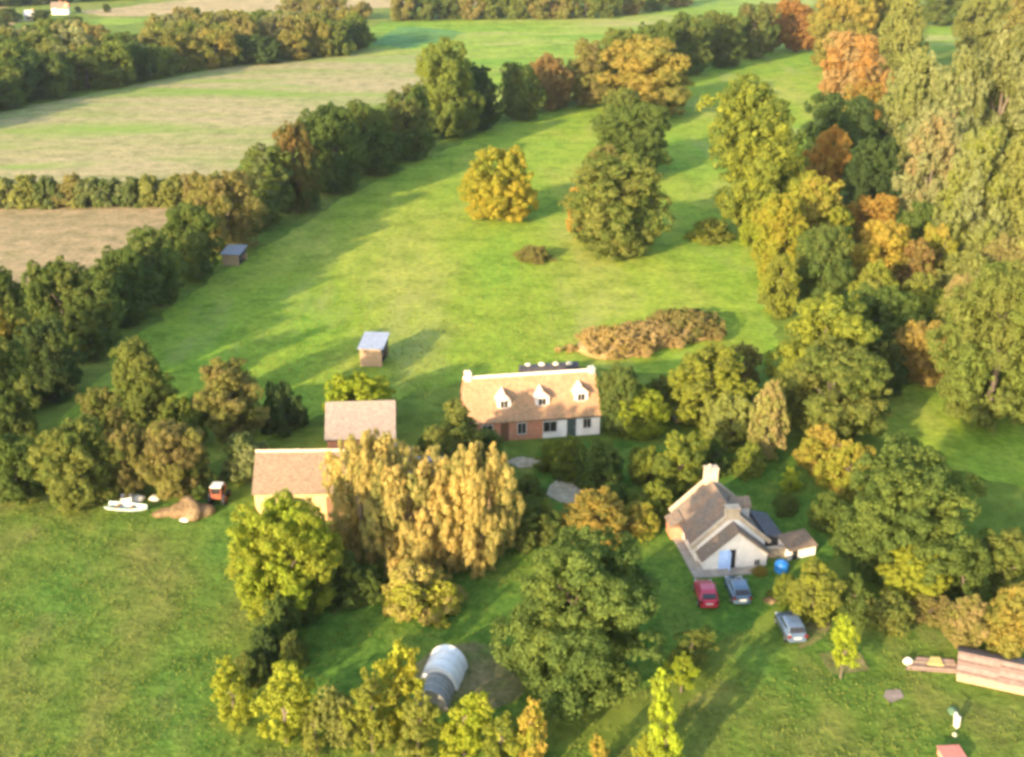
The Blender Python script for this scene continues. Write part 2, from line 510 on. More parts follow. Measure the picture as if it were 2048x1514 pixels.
CROWN = {
    'oak': [crown_mesh('oak_crown', 10 + i, 50000, pr_round, 60, (0.20, 0.34), 0.0198, sub=12, sr=(0.22, 0.42), jit=0.55, lean=0.06, hn=2.2) for i in range(5)],
    'tall': [crown_mesh('tall_crown', 30 + i, 48000, pr_oval, 64, (0.22, 0.38), 0.0220, sub=12, sr=(0.22, 0.42), jit=0.55, hn=3.0) for i in range(3)],
    'feather': [crown_mesh('feathery_crown', 40 + i, 52000, pr_plume, 80, (0.16, 0.28), 0.0208, zs=1.3, vert=0.10, long=1.5, jit=0.75, sub=12, sr=(0.20, 0.36), hn=3.2) for i in range(3)],
    'willow': [crown_mesh('willow_crown', 50 + i, 56000, pr_vase, 70, (0.12, 0.22), 0.0155, zs=2.6, vert=0.8, long=2.2, jit=0.75, sub=14, sr=(0.18, 0.34), hn=2.9) for i in range(3)],
    'bush': [crown_mesh('bush_crown', 60 + i, 15000, pr_dome, 30, (0.22, 0.38), 0.031, sub=10, sr=(0.24, 0.44), jit=0.8, hn=1.6) for i in range(4)],
    'cone': [crown_mesh('conical_crown', 70 + i, 30000, pr_cone, 44, (0.20, 0.36), 0.023, sub=11, jit=0.75) for i in range(1)],
    'sapling': [crown_mesh('sapling_crown', 80 + i, 8000, pr_plume, 28, (0.22, 0.38), 0.044, sub=8, jit=0.9, fill=0.04, rhomin=0.3, lean=0.12, hn=2.9) for i in range(4)],
    'far': [crown_mesh('far_crown', 90 + i, 9000, pr_round, 24, (0.26, 0.42), 0.043, sub=9, jit=0.8) for i in range(5)],
    'heap': [crown_mesh('heap_crown', 100 + i, 30000, pr_dome, 150, (0.09, 0.16), 0.017, zs=0.9, jit=1.0, sub=5, fill=0.25, rhomin=0.02, hn=0.5) for i in range(2)],
}


def trunk_mesh(seed, mat, stems=1, spread=0.45):
    g = random.Random(seed)
    b = MB()
    for k in range(stems):
        a0 = g.uniform(0, 6.28)
        off = 0.0 if stems == 1 else 0.10
        lean = 0.04 if stems == 1 else 0.30
        q = [Vector((math.cos(a0) * (off + lean * t) + g.uniform(-.02, .02), math.sin(a0) * (off + lean * t) + g.uniform(-.02, .02), t * 0.78 - 0.01)) for t in (0, 0.25, 0.5, 0.75, 1)]
        w = 0.075 if stems == 1 else 0.05
        b.tube(q, [w * 1.35, w, w * 0.8, w * 0.5, w * 0.18])
        for j in range(6 if stems == 1 else 3):
            z = g.uniform(0.28, 0.62); a = j * 2.4 + g.uniform(-.4, .4)
            s = q[0].lerp(q[4], z / 0.78)
            e = s + Vector((math.cos(a) * spread, math.sin(a) * spread, g.uniform(0.1, 0.22)))
            b.tube([s, s.lerp(e, .5) + Vector((0, 0, .02)), e], [w * 0.45, w * 0.3, w * 0.1], 5)
    o = b.build('trunk', mat)
    me = o.data
    bpy.data.objects.remove(o)
    return me


TRUNK = [trunk_mesh(i, BARK, 1, 0.30) for i in range(3)]
TRUNK_W = trunk_mesh(9, PALE_BARK, 7, 0.25)
TRUNK_B = trunk_mesh(12, BARK, 5, 0.3)


def fit(x0, y0, x1, y1, gap=0.06):
    """ground position, crown radius and height of a tree whose crown the photograph shows inside this box"""
    cx, cy, hw, hh = (x0 + x1) / 2, (y0 + y1) / 2, (x1 - x0) / 2, (y1 - y0) / 2
    h = 4.0
    for _ in range(40):
        c = P(cx, cy, min(h * (1 + gap) / 2, 40))
        dep = c.y * CP + (CAM_H - c.z) * SP
        s = F / dep
        th = math.atan2(CAM_H - c.z, math.hypot(c.x, c.y))
        r = hw / s
        q = (hh / s) ** 2 - (r * math.sin(th)) ** 2
        semi = math.sqrt(max(q, (0.38 * r) ** 2)) / math.cos(th)
        h = 0.5 * h + 0.5 * (2 * semi / (1 - gap))
    return c.x, c.y, r, h


C_ = dict(
    dark=(0.050, 0.078, 0.027), green=(0.080, 0.118, 0.030), mid=(0.112, 0.146, 0.032), olive=(0.160, 0.168, 0.041), lime=(0.205, 0.225, 0.031),
    bright=(0.235, 0.295, 0.025), yellow=(0.320, 0.262, 0.034), gold=(0.330, 0.240, 0.054), orange=(0.325, 0.170, 0.040), brown=(0.212, 0.165, 0.062),
    tan=(0.350, 0.252, 0.110), pale=(0.188, 0.205, 0.090), rust=(0.232, 0.132, 0.049), pear=(0.222, 0.236, 0.066), straw=(0.420, 0.322, 0.108), sun=(0.250, 0.270, 0.030))
counter = {}


def grow(name, x, y, r, h, kind, col, tint, amt, label, cat, group=None, gap=0.06, pick=None, rot=None, z=0.0):
    i = counter.get(kind, 0)
    counter[kind] = i + 1
    me = CROWN[kind][(i if pick is None else pick) % len(CROWN[kind])]
    root = empty(name, (x, y, z), 0, label, cat, group)
    c = link('crown', me, root, (0, 0, h * gap))
    c.scale = (r, r, h * (1 - gap))
    c.rotation_euler = (0, 0, rnd.uniform(0, 6.283) if rot is None else rot)
    jit = rnd.uniform(0.9, 1.1)
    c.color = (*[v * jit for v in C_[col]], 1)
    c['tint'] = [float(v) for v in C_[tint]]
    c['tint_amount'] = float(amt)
    tm = TRUNK_W if kind == 'willow' else TRUNK_B if kind in ('bush', 'heap') else TRUNK[i % 3]
    t = link('stems' if kind in ('bush', 'heap', 'willow') else 'trunk', tm, root)
    t.scale = (r * 0.95, r * 0.95, h * 0.95)
    t.rotation_euler = (0, 0, rnd.uniform(0, 6.283))
    return root


def tree(box, kind, col, tint, amt, label, name='tree', cat='tree', group=None, gap=0.06, pick=None, rot=None):
    x, y, r, h = fit(*box, gap)
    return grow(name, x, y, r, h, kind, col, tint, amt, label, cat, group, gap, pick, rot)


ORD = ['first', 'second', 'third', 'fourth', 'fifth', 'sixth', 'seventh', 'eighth', 'ninth', 'tenth', 'eleventh', 'twelfth', 'thirteenth', 'fourteenth',
       'fifteenth', 'sixteenth', 'seventeenth', 'eighteenth', 'nineteenth', 'twentieth', 'twenty-first', 'twenty-second', 'twenty-third', 'twenty-fourth',
       'twenty-fifth', 'twenty-sixth', 'twenty-seventh', 'twenty-eighth', 'twenty-ninth', 'thirtieth']

# the long hedgerow of trees from the left edge to the far right
HEDGE = [
    ((-80, 680, 60, 900), 'oak', 'green', 'olive', .35), ((-30, 535, 60, 690), 'oak', 'green', 'olive', .3), ((-20, 600, 95, 790), 'tall', 'mid', 'gold', .38),
    ((50, 518, 192, 705), 'oak', 'green', 'olive', .4), ((35, 640, 150, 800), 'oak', 'dark', 'olive', .2), ((130, 552, 245, 712), 'tall', 'green', 'olive', .25),
    ((195, 492, 305, 640), 'oak', 'green', 'olive', .2), ((250, 455, 368, 610), 'tall', 'green', 'pear', .35), ((312, 408, 436, 556), 'oak', 'green', 'olive', .3),
    ((390, 350, 520, 498), 'oak', 'olive', 'brown', .5), ((462, 298, 582, 445), 'tall', 'mid', 'pale', .35), ((540, 250, 640, 420), 'oak', 'green', 'rust', .4),
    ((605, 215, 725, 380), 'oak', 'green', 'dark', .3), ((685, 205, 795, 345), 'tall', 'green', 'olive', .25), ((755, 175, 865, 315), 'oak', 'green', 'brown', .25),
    ((832, 85, 962, 265), 'oak', 'mid', 'lime', .3), ((915, 135, 1000, 255), 'tall', 'dark', 'green', .4), ((1000, 128, 1085, 235), 'oak', 'green', 'olive', .3),
    ((1055, 112, 1145, 215), 'oak', 'brown', 'rust', .4), ((1130, 85, 1225, 205), 'tall', 'olive', 'brown', .5), ((1195, 62, 1290, 185), 'oak', 'mid', 'olive', .4),
    ((1265, 45, 1350, 160), 'oak', 'mid', 'green', .4), ((1325, 28, 1420, 145), 'oak', 'green', 'olive', .35), ((1395, 25, 1490, 130), 'tall', 'green', 'olive', .4),
    ((1460, 10, 1555, 112), 'oak', 'green', 'brown', .35)]
HD = {'green': 'mid green', 'dark': 'dark green', 'mid': 'green', 'olive': 'olive', 'brown': 'russet brown'}
for i, (bx, kd, c, t, a) in enumerate(HEDGE):
    tree(bx, kd, c, t, a, '%s hedgerow tree, %s from the left in the long hedgerow' % (HD[c], ORD[i]), 'hedgerow_tree', 'tree', 'trees of the long hedgerow', gap=0.03)
# low shrubs filling its foot; the shade there is put into darker leaves
HP = [(0, 868), (60, 822), (122, 768), (188, 708), (255, 648), (330, 598), (385, 552), (430, 505), (510, 462), (600, 415), (660, 380), (720, 350), (785, 320), (850, 290), (915, 262), (980, 243),
      (1050, 225), (1120, 208), (1190, 190), (1290, 165), (1370, 142), (1450, 122), (1530, 105)]
for i, q in enumerate(HP):
    w = P(*q)
    grow('hedge_shrub', w.x - rnd.uniform(1.2, 2.2), w.y + rnd.uniform(-1, 1), rnd.uniform(2.6, 3.4), rnd.uniform(3.6, 5.2), 'bush', rnd.choice(['dark', 'green', 'mid', 'dark']), rnd.choice(['olive', 'brown', 'green']), .3,
         'dark low shrub at the foot of the long hedgerow, %s from the left' % ORD[i], 'shrub', 'shrubs at the hedgerow foot', gap=0.0)

# the thin hedge across the stubble
for i, x in enumerate(range(-30, 440, 42)):
    y = 352 - 0.012 * x
    tree((x - 34, y + rnd.uniform(-4, 8), x + 34, 414 - 0.012 * x), 'bush', rnd.choice(['olive', 'mid', 'pear', 'green']), rnd.choice(['brown', 'pale', 'olive']), .45,
         'scrubby bush in the thin hedge between the stubble fields, %s from the left' % ORD[i], 'hedge_bush', 'bush', 'bushes of the thin hedge', gap=0.0)

# the wood beyond the stubble
front = [P(*q) for q in ((-260, 300), (-120, 262), (0, 226), (150, 194), (300, 164), (430, 138), (560, 128), (690, 112), (755, 88))]
pts = []
for a, b in zip(front, front[1:]):
    n = max(1, int((b - a).length / 8.5))
    for k in range(n): pts.append((a.lerp(b, k / n), (b - a).normalized()))
for row in range(6):
    for k, (q, d) in enumerate(pts):
        if row >= 3 and k > len(pts) - 5: continue
        off = Vector((-d.y, d.x, 0)) * (5 + row * 10 + rnd.uniform(-2.5, 2.5)) + d * rnd.uniform(-3, 3)
        w = q + off
        c, t, a = rnd.choice([('olive', 'brown', .4), ('mid', 'olive', .4), ('olive', 'pale', .4), ('green', 'olive', .35), ('olive', 'brown', .55), ('pale', 'brown', .4)])
        if row == 0: c, t, a = rnd.choice([('green', 'olive', .3), ('dark', 'green', .4), ('mid', 'olive', .3), ('olive', 'gold', .35)])
        lab = ('green tree on the near edge of the wood beyond the stubble field' if row == 0 else 'autumn tree inside the dense wood beyond the stubble field')
        grow('woodland_tree', w.x, w.y, rnd.uniform(5.0, 6.6), rnd.uniform(10.5, 14.5) * (0.85 if row == 0 else 1.0), 'far', c, t, a, lab, 'tree',
             'near edge of the wood' if row == 0 else 'trees inside the wood', gap=0.02)

# far trees along the top of the picture
FAR = [(780, -22, 830, 40), (820, -20, 880, 38), (865, -24, 925, 36), (915, -22, 970, 37), (955, -26, 1015, 36), (1005, -24, 1060, 36), (1050, -26, 1110, 36), (1100, -24, 1155, 35),
       (1145, -26, 1200, 34), (1190, -26, 1245, 33), (1235, -28, 1290, 28), (1280, -30, 1330, 20), (1320, -34, 1380, 12)]
for i, bx in enumerate(FAR):
    c, t = rnd.choice([('olive', 'brown'), ('mid', 'olive'), ('brown', 'olive'), ('green', 'olive')])
    tree(bx, 'far', c, t, .45, 'distant tree above the pale green pasture, %s from the left of its row' % ORD[i], 'distant_tree', 'tree', 'distant trees above the pasture', gap=0.0)
for i, bx in enumerate([(640, -6, 700, 36), (560, -8, 612, 24), (700, 4, 745, 38), (604, -4, 650, 28)]):
    tree(bx, 'far', 'olive', 'brown', .5, 'far autumn tree behind the right end of the wood, %s of four' % ['second', 'leftmost', 'rightmost', 'third'][i], 'distant_tree', 'tree', None, gap=0.0)
FL = [(-30, -30, 40, 12), (30, -32, 90, 8), (85, -34, 150, 4), (145, -34, 215, 0), (205, -36, 275, -2), (270, -36, 340, -6), (-20, 18, 40, 44), (60, 20, 100, 42), (20, 66, 60, 96), (48, 48, 90, 76), (95, 40, 140, 60),
      (-30, 36, 20, 60), (128, 32, 165, 48), (150, 12, 162, 24), (205, 8, 220, 24)]
for i, bx in enumerate(FL):
    tree(bx, 'far', rnd.choice(['dark', 'green', 'dark']), 'olive', .25, 'dark far tree in the top left corner beyond the wood', 'distant_tree', 'tree', 'far trees in the top left corner', gap=0.0)

# single trees and groups ---------------------------------------------------------------
T = [
    # the meadow
    ((928, 298, 1068, 436), 'oak', 'yellow', 'lime', .45, 'golden yellow tree standing alone in the meadow'),
    ((1140, 314, 1332, 503), 'oak', 'olive', 'mid', .5, 'large olive green round tree in front of the meadow tree row'),
    ((1132, 370, 1200, 480), 'tall', 'gold', 'orange', .4, 'narrow orange tree against the left of the large round meadow tree'),
    ((1192, 208, 1338, 340), 'oak', 'green', 'mid', .5, 'dark green tree behind the large round meadow tree'),
    ((1160, 288, 1240, 385), 'tall', 'olive', 'brown', .4, 'small olive brown tree left of the dark meadow tree'),
    ((1212, 78, 1388, 222), 'oak', 'olive', 'gold', .5, 'spreading yellow olive tree at the far end of the meadow row'),
    # right of the meadow
    ((1424, 165, 1612, 455), 'tall', 'lime', 'mid', .45, 'tall yellow green tree at the right side of the meadow'),
    ((1610, 190, 1765, 350), 'oak', 'dark', 'green', .4, 'dark green tree behind the orange tree'),
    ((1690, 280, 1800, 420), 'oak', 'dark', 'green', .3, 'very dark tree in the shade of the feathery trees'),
    ((1600, 258, 1700, 400), 'tall', 'orange', 'gold', .45, 'orange leaved tree beside the tall yellow green tree'),
    ((1560, 350, 1695, 510), 'feather', 'lime', 'gold', .4, 'yellow green tree below the orange tree'),
    ((1512, 395, 1615, 560), 'feather', 'lime', 'yellow', .45, 'loose yellow green tree at the meadow edge'),
    ((1590, 455, 1700, 600), 'oak', 'green', 'olive', .3, 'dark green tree in the hollow right of the meadow edge'),
    ((1525, 510, 1600, 630), 'feather', 'lime', 'olive', .4, 'slim lime tree at the lower meadow edge'),
    ((1375, 440, 1470, 480), 'bush', 'lime', 'olive', .4, 'low lime bush at the foot of the tall yellow green tree'),
    ((1480, 430, 1540, 490), 'bush', 'bright', 'lime', .5, 'bright green bush right of the tall tree foot'),
    ((1702, 388, 1792, 480), 'oak', 'gold', 'orange', .4, 'orange yellow round tree among the scrub'),
    ((1700, 440, 1815, 560), 'oak', 'gold', 'yellow', .45, 'golden tree just below the orange yellow round tree'),
    ((1645, 68, 1772, 215), 'oak', 'orange', 'tan', .5, 'large orange brown tree at the far right of the meadow'),
    ((1620, -30, 1780, 135), 'oak', 'olive', 'gold', .45, 'broad yellow olive tree at the top right'),
    ((1552, 0, 1640, 98), 'tall', 'rust', 'orange', .5, 'rust red tree at the far end of the hedgerow'),
    ((1515, 10, 1575, 95), 'tall', 'brown', 'rust', .5, 'brown tree left of the rust red tree'),
    ((1690, 165, 1770, 260), 'oak', 'olive', 'orange', .5, 'small brown green tree under the orange brown tree'),
    ((1765, -20, 1852, 150), 'feather', 'pear', 'olive', .4, 'tall slender pale tree near the top right'),
    ((1768, 110, 1885, 345), 'feather', 'pale', 'pear', .5, 'pale feathery tree at the left of the tall grove'),
    ((1845, 105, 1975, 400), 'feather', 'pale', 'olive', .4, 'pale feathery tree in the middle of the tall grove'),
    ((1925, 60, 2075, 390), 'feather', 'pale', 'olive', .45, 'tallest feathery tree at the right edge of the grove'),
    ((1800, 230, 1925, 470), 'feather', 'pale', 'tan', .35, 'feathery tree with tan tips at the front left of the grove'),
    ((1885, 260, 2030, 520), 'feather', 'pale', 'lime', .4, 'feathery tree at the front of the grove'),
    ((1985, 250, 2130, 520), 'feather', 'pear', 'olive', .4, 'feathery tree cut by the right edge at the grove front'),
    ((1990, 0, 2120, 200), 'feather', 'olive', 'brown', .4, 'olive tree in the top right corner'),
    ((1915, -40, 2020, 100), 'oak', 'olive', 'pear', .4, 'olive round tree above the green clearing'),
    ((1845, -40, 1935, 46), 'oak', 'green', 'olive', .35, 'dark far tree above the green clearing'),
    ((1740, -40, 1800, 40), 'oak', 'green', 'olive', .3, 'dark tree behind the tall slender pale tree'),
    # scrub on the right
    ((1795, 405, 1880, 500), 'bush', 'mid', 'green', .4, 'green bush at the foot of the feathery grove'),
    ((1830, 450, 1920, 545), 'bush', 'lime', 'gold', .45, 'yellow green bush below the feathery grove'),
    ((1770, 480, 1870, 575), 'bush', 'olive', 'rust', .45, 'rusty olive bush in the scrub'),
    ((1880, 500, 1980, 590), 'bush', 'pear', 'olive', .4, 'pale bush in the scrub near the right edge'),
    ((1960, 470, 2070, 570), 'bush', 'pear', 'brown', .4, 'pale bush against the right edge'),
    ((1700, 525, 1800, 625), 'bush', 'olive', 'lime', .5, 'olive bush below the golden tree'),
    ((1800, 545, 1900, 640), 'bush', 'lime', 'olive', .5, 'lime bush in the lower scrub'),
    ((1690, 570, 1840, 720), 'oak', 'green', 'mid', .4, 'dark green tree behind the big leafy tree'),
    ((1840, 590, 1930, 690), 'bush', 'mid', 'lime', .4, 'green bush left of the large right edge tree'),
    ((1890, 535, 2110, 845), 'oak', 'mid', 'olive', .4, 'large green tree at the right edge of the picture'),
    ((1880, 550, 1960, 690), 'feather', 'pear', 'tan', .45, 'thin tan topped tree at the left of the large right edge tree'),
    ((1795, 640, 1905, 765), 'oak', 'brown', 'gold', .5, 'brown and yellow tree beside the sunlit glade'),
    ((1545, 592, 1745, 800), 'oak', 'lime', 'mid', .45, 'big leafy yellow green tree above the white house'),
    ((1555, 690, 1775, 880), 'oak', 'olive', 'mid', .5, 'big leafy green tree just above the white house garden'),
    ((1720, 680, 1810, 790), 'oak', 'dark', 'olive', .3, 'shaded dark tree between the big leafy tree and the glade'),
    # between cottage and white house
    ((1345, 690, 1510, 850), 'feather', 'lime', 'olive', .4, 'yellow green tree right of the cottage'),
    ((1430, 690, 1520, 800), 'feather', 'olive', 'brown', .4, 'olive brown tree behind the yellow green tree'),
    ((1400, 785, 1520, 890), 'bush', 'lime', 'pear', .5, 'lime shrub below the yellow green tree'),
    ((1240, 778, 1335, 872), 'oak', 'bright', 'lime', .5, 'bright round tree right of the cottage'),
    ((1195, 730, 1295, 860), 'oak', 'green', 'olive', .4, 'dark ivy green tree against the cottage end'),
    ((1280, 750, 1370, 830), 'bush', 'mid', 'olive', .4, 'grey green bush behind the bright round tree'),
    ((1308, 862, 1412, 985), 'oak', 'lime', 'mid', .5, 'leafy tree just left of the white house chimney'),
    ((1500, 765, 1572, 915), 'feather', 'pear', 'tan', .45, 'slim pale tree left of the big leafy tree'),
    ((1595, 850, 1720, 945), 'bush', 'lime', 'gold', .5, 'yellow shrub at the foot of the big leafy tree'),
    ((1650, 880, 1760, 990), 'bush', 'lime', 'gold', .4, 'golden lime shrub behind the big dark tree'),
    ((1690, 895, 1962, 1160), 'oak', 'mid', 'green', .45, 'big dark green tree right of the white house'),
    ((1770, 1085, 1892, 1210), 'oak', 'lime', 'sun', .45, 'yellow green tree in front of the big dark tree'),
    ((1958, 1065, 2080, 1190), 'oak', 'mid', 'olive', .4, 'green tree at the right edge below the big dark tree'),
    ((1880, 1090, 1990, 1200), 'bush', 'green', 'mid', .4, 'shaded green bush beside the yellow green tree'),
    ((1577, 1128, 1682, 1240), 'oak', 'lime', 'olive', .45, 'leafy lime bush near the parked cars'),
    ((1540, 1145, 1600, 1205), 'bush', 'mid', 'lime', .4, 'small green bush beside the blue tank'),
    ((1670, 1150, 1760, 1240), 'bush', 'green', 'mid', .4, 'green bush right of the leafy lime bush'),
    ((1730, 1180, 1830, 1260), 'bush', 'olive', 'mid', .4, 'olive bush under the yellow green tree'),
    ((1820, 1180, 1920, 1250), 'bush', 'olive', 'brown', .5, 'brown green bush left of the low pink roofed shed'),
    ((1895, 1185, 1975, 1300), 'tall', 'olive', 'tan', .45, 'olive tan tree behind the low pink roofed shed'),
    ((1975, 1155, 2075, 1320), 'tall', 'olive', 'gold', .45, 'brown gold tree at the right edge behind the shed'),
    # the middle of the farm
    ((1000, 1072, 1312, 1398), 'oak', 'mid', 'green', .6, 'very large dark green tree in the middle foreground'),
    ((1130, 975, 1262, 1090), 'feather', 'gold', 'olive', .45, 'yellow shrub behind the very large dark green tree'),
    ((1215, 1000, 1320, 1075), 'bush', 'lime', 'gold', .45, 'yellow green low shrub near the white house'),
    ((1250, 960, 1350, 1040), 'bush', 'mid', 'lime', .45, 'green shrub between gravel bed and white house'),
    ((1075, 872, 1180, 950), 'bush', 'mid', 'lime', .4, 'green garden shrub before the cottage wall'),
    ((1150, 880, 1250, 980), 'bush', 'mid', 'green', .4, 'dark garden shrub right of the gravel bed'),
    ((1000, 990, 1110, 1095), 'oak', 'green', 'olive', .4, 'dark green tree between the golden willow and the gravel bed'),
    ((848, 792, 1012, 950), 'cone', 'olive', 'green', .45, 'dark green conical tree in front of the cottage'),
    ((648, 742, 788, 850), 'oak', 'bright', 'sun', .45, 'bright yellow green tree behind the small barn'),
    ((478, 1000, 672, 1225), 'oak', 'lime', 'bright', .4, 'yellow green tree in front of the long barn'),
    ((590, 1080, 742, 1200), 'bush', 'mid', 'green', .4, 'shaded green shrub right of the yellow green barn tree'),
    ((765, 1112, 922, 1232), 'bush', 'sun', 'straw', .45, 'pale yellow rounded shrub below the golden willows'),
    ((556, 1262, 612, 1335), 'bush', 'mid', 'olive', .4, 'small round green bush above the row of saplings'),
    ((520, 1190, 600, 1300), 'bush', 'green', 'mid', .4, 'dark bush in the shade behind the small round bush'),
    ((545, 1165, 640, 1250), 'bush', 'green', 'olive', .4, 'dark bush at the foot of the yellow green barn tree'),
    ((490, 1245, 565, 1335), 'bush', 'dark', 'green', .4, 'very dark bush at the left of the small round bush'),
    ((462, 1300, 530, 1372), 'bush', 'green', 'olive', .4, 'dark bush just above the leftmost yellow sapling'),
    ((690, 1130, 775, 1200), 'bush', 'mid', 'green', .4, 'green bush left of the pale yellow rounded shrub'),
    ((830, 850, 900, 930), 'bush', 'green', 'mid', .4, 'green bush between the small barn and the conical tree'),
    ((1395, 880, 1470, 945), 'bush', 'green', 'mid', .4, 'shaded low bush behind the white house chimney'),
    ((1205, 178, 1300, 262), 'oak', 'mid', 'olive', .45, 'small green tree between the dark meadow tree and the spreading olive tree'),
    ((1255, 890, 1330, 965), 'bush', 'mid', 'lime', .4, 'mid green shrub left of the leafy tree by the white house'),
    ((1190, 965, 1265, 1025), 'bush', 'mid', 'green', .4, 'low green shrub just right of the pale gravel bed'),
    ((1020, 945, 1095, 1000), 'bush', 'mid', 'olive', .4, 'low green shrub left of the pale gravel bed'),
    ((1460, 880, 1530, 950), 'bush', 'mid', 'lime', .4, 'mid green shrub on the lawn behind the dormer of the white house'),
    ((1620, 985, 1700, 1060), 'bush', 'mid', 'green', .4, 'round green shrub right of the outhouse lawn'),
    ((1545, 985, 1600, 1030), 'bush', 'green', 'mid', .4, 'small shaded shrub behind the outhouse'),
    ((1560, 935, 1605, 985), 'sapling', 'bright', 'lime', .4, 'tiny bright young tree on the lawn behind the white house'),
    # orchard on the left
    ((233, 683, 347, 865), 'tall', 'mid', 'olive', .45, 'tall green tree standing at the back of the orchard'),
    ((393, 722, 525, 880), 'tall', 'olive', 'brown', .45, 'brown topped orchard tree right of the tall green tree'),
    ((520, 762, 612, 862), 'bush', 'dark', 'green', .3, 'very dark round bush behind the barns'),
    ((155, 775, 245, 880), 'oak', 'mid', 'brown', .4, 'brown green tree left of the tall green tree'),
    ((85, 845, 232, 1010), 'oak', 'olive', 'mid', .45, 'olive green orchard tree on the left'),
    ((205, 848, 305, 984), 'oak', 'olive', 'brown', .5, 'brownish orchard tree above the scrap pile'),
    ((285, 845, 402, 988), 'oak', 'olive', 'brown', .5, 'brownish orchard tree above the earth heap'),
    ((440, 858, 545, 955), 'bush', 'pale', 'mid', .45, 'pale green bush behind the long barn gable'),
    ((-30, 870, 85, 1000), 'oak', 'green', 'mid', .4, 'dark green tree at the left edge beside the orchard'),
    ((310, 790, 420, 890), 'bush', 'mid', 'lime', .4, 'green bush in the middle of the orchard'),
    ((350, 900, 430, 985), 'bush', 'green', 'olive', .4, 'shaded bush above the red tractor'),
]
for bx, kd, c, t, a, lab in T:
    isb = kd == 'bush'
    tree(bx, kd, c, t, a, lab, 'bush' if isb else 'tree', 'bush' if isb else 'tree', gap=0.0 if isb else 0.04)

for bx, lab in (((645, 865, 835, 1120), 'golden willow hiding the right end of the long barn'), ((735, 915, 915, 1140), 'golden willow in the middle of the willow clump'),
                ((868, 896, 1038, 1138), 'golden willow at the right of the willow clump')):
    tree(bx, 'willow', 'straw', 'pear', .35, lab, 'willow_tree', 'tree', 'golden willows', gap=0.02)

SAP = [((424, 1322, 500, 1442), 'leftmost of the yellow saplings in the front row'), ((508, 1318, 622, 1482), 'broad yellow sapling, second in the front row'),
       ((638, 1358, 722, 1490), 'yellow green sapling, third in the front row'), ((698, 1348, 785, 1500), 'yellow green sapling, fourth in the front row'),
       ((742, 1298, 842, 1462), 'tall pointed yellow sapling left of the tunnel'), ((790, 1400, 880, 1520), 'olive sapling in front of the tunnel'),
       ((878, 1382, 975, 1510), 'bright yellow sapling right of the tunnel end'), ((958, 1428, 1045, 1530), 'green bushy sapling below the trodden earth'),
       ((1033, 1408, 1095, 1530), 'narrow golden sapling below the very large tree'), ((1180, 1468, 1218, 1530), 'tiny yellow sapling at the bottom edge'),
       ((1297, 1360, 1372, 1540), 'tall lime sapling at the bottom right of the very large tree'), ((1336, 1308, 1394, 1372), 'small bright green sapling above the tall lime sapling'),
       ((1664, 1232, 1717, 1330), 'yellow sapling with a bare stem near the cars'), ((600, 1400, 660, 1500), 'small olive sapling between the front row saplings'),
       ((1340, 1255, 1425, 1335), 'shaded green sapling below the red car'), ((1270, 1470, 1310, 1530), 'small yellow sapling beside the tall lime sapling')]
SC = ['sun', 'sun', 'pear', 'lime', 'sun', 'olive', 'sun', 'lime', 'gold', 'gold', 'bright', 'bright', 'bright', 'olive', 'mid', 'sun']
ST = ['lime', 'lime', 'olive', 'olive', 'yellow', 'lime', 'bright', 'mid', 'sun', 'sun', 'lime', 'lime', 'sun', 'lime', 'olive', 'lime']
for (bx, lab), c, t in zip(SAP, SC, ST):
    tree(bx, 'sapling', c, t, .4, lab, 'sapling', 'sapling', 'young trees on the front lawn', gap=0.24 if 'bare stem' in lab or 'small bright' in lab else 0.05)

bank = empty('bramble_bank', P(1290, 700), 0, 'long low tan bank of dead brambles behind the cottage', 'bramble bank')
BANKS = []
for px, py, rx, ry, hh, c, t in ((1222, 697, 5.2, 4.6, 2.1, 'tan', 'gold'), (1294, 681, 4.8, 4.2, 1.9, 'tan', 'brown'), (1364, 664, 5.0, 5.0, 2.3, 'brown', 'olive')):
    w = P(px, py) - bank.location
    o = link('bramble_mass', CROWN['heap'][int(px) % 2], bank, (w.x, w.y, 0))
    o.scale = (rx, ry, hh)
    o.rotation_euler = (0, 0, 0.25)
    o.color = (*C_[c], 1); o['tint'] = [float(v) for v in C_[t]]; o['tint_amount'] = 0.4
    BANKS.append((w, rx, ry, hh))
tree((1034, 494, 1102, 518), 'heap', 'olive', 'brown', .5, 'small dark patch of brambles beside the large round tree', 'bramble_patch', 'bramble patch', None, gap=0.0)

# ------------------------------------------------------------------ buildings
ROOF_TAN = tile_mat('tan_roof_tiles', (0.335, 0.180, 0.090), (0.40, 0.215, 0.110), (0.20, 0.12, 0.07), stain=(0.22, 0.15, 0.07), amount=0.65)
ROOF_BARN = tile_mat('barn_roof_tiles', (0.165, 0.116, 0.074), (0.20, 0.140, 0.090), (0.14, 0.095, 0.065), stain=(0.16, 0.11, 0.075), amount=0.6)
ROOF_GREY = tile_mat('grey_roof_tiles', (0.185, 0.146, 0.118), (0.22, 0.172, 0.138), (0.16, 0.125, 0.105), stain=(0.20, 0.15, 0.125), amount=0.5)
ROOF_THATCH = tile_mat('dark_roof_tiles', (0.150, 0.120, 0.092), (0.182, 0.146, 0.108), (0.11, 0.085, 0.065), stain=(0.23, 0.13, 0.075), amount=0.6)
STONE = tile_mat('cream_stone', (0.44, 0.30, 0.135), (0.50, 0.35, 0.16), (0.33, 0.23, 0.12), 0.45, 0.2, stain=(0.36, 0.24, 0.11), amount=0.5)
BRICK = tile_mat('red_brick', (0.46, 0.145, 0.065), (0.54, 0.18, 0.08), (0.38, 0.22, 0.14), 0.23, 0.08, stain=(0.50, 0.26, 0.15), amount=0.5)
WHITE = plain('white_render', (0.70, 0.64, 0.56), 0.9, 0.10, 1.2, bmp=0.2)
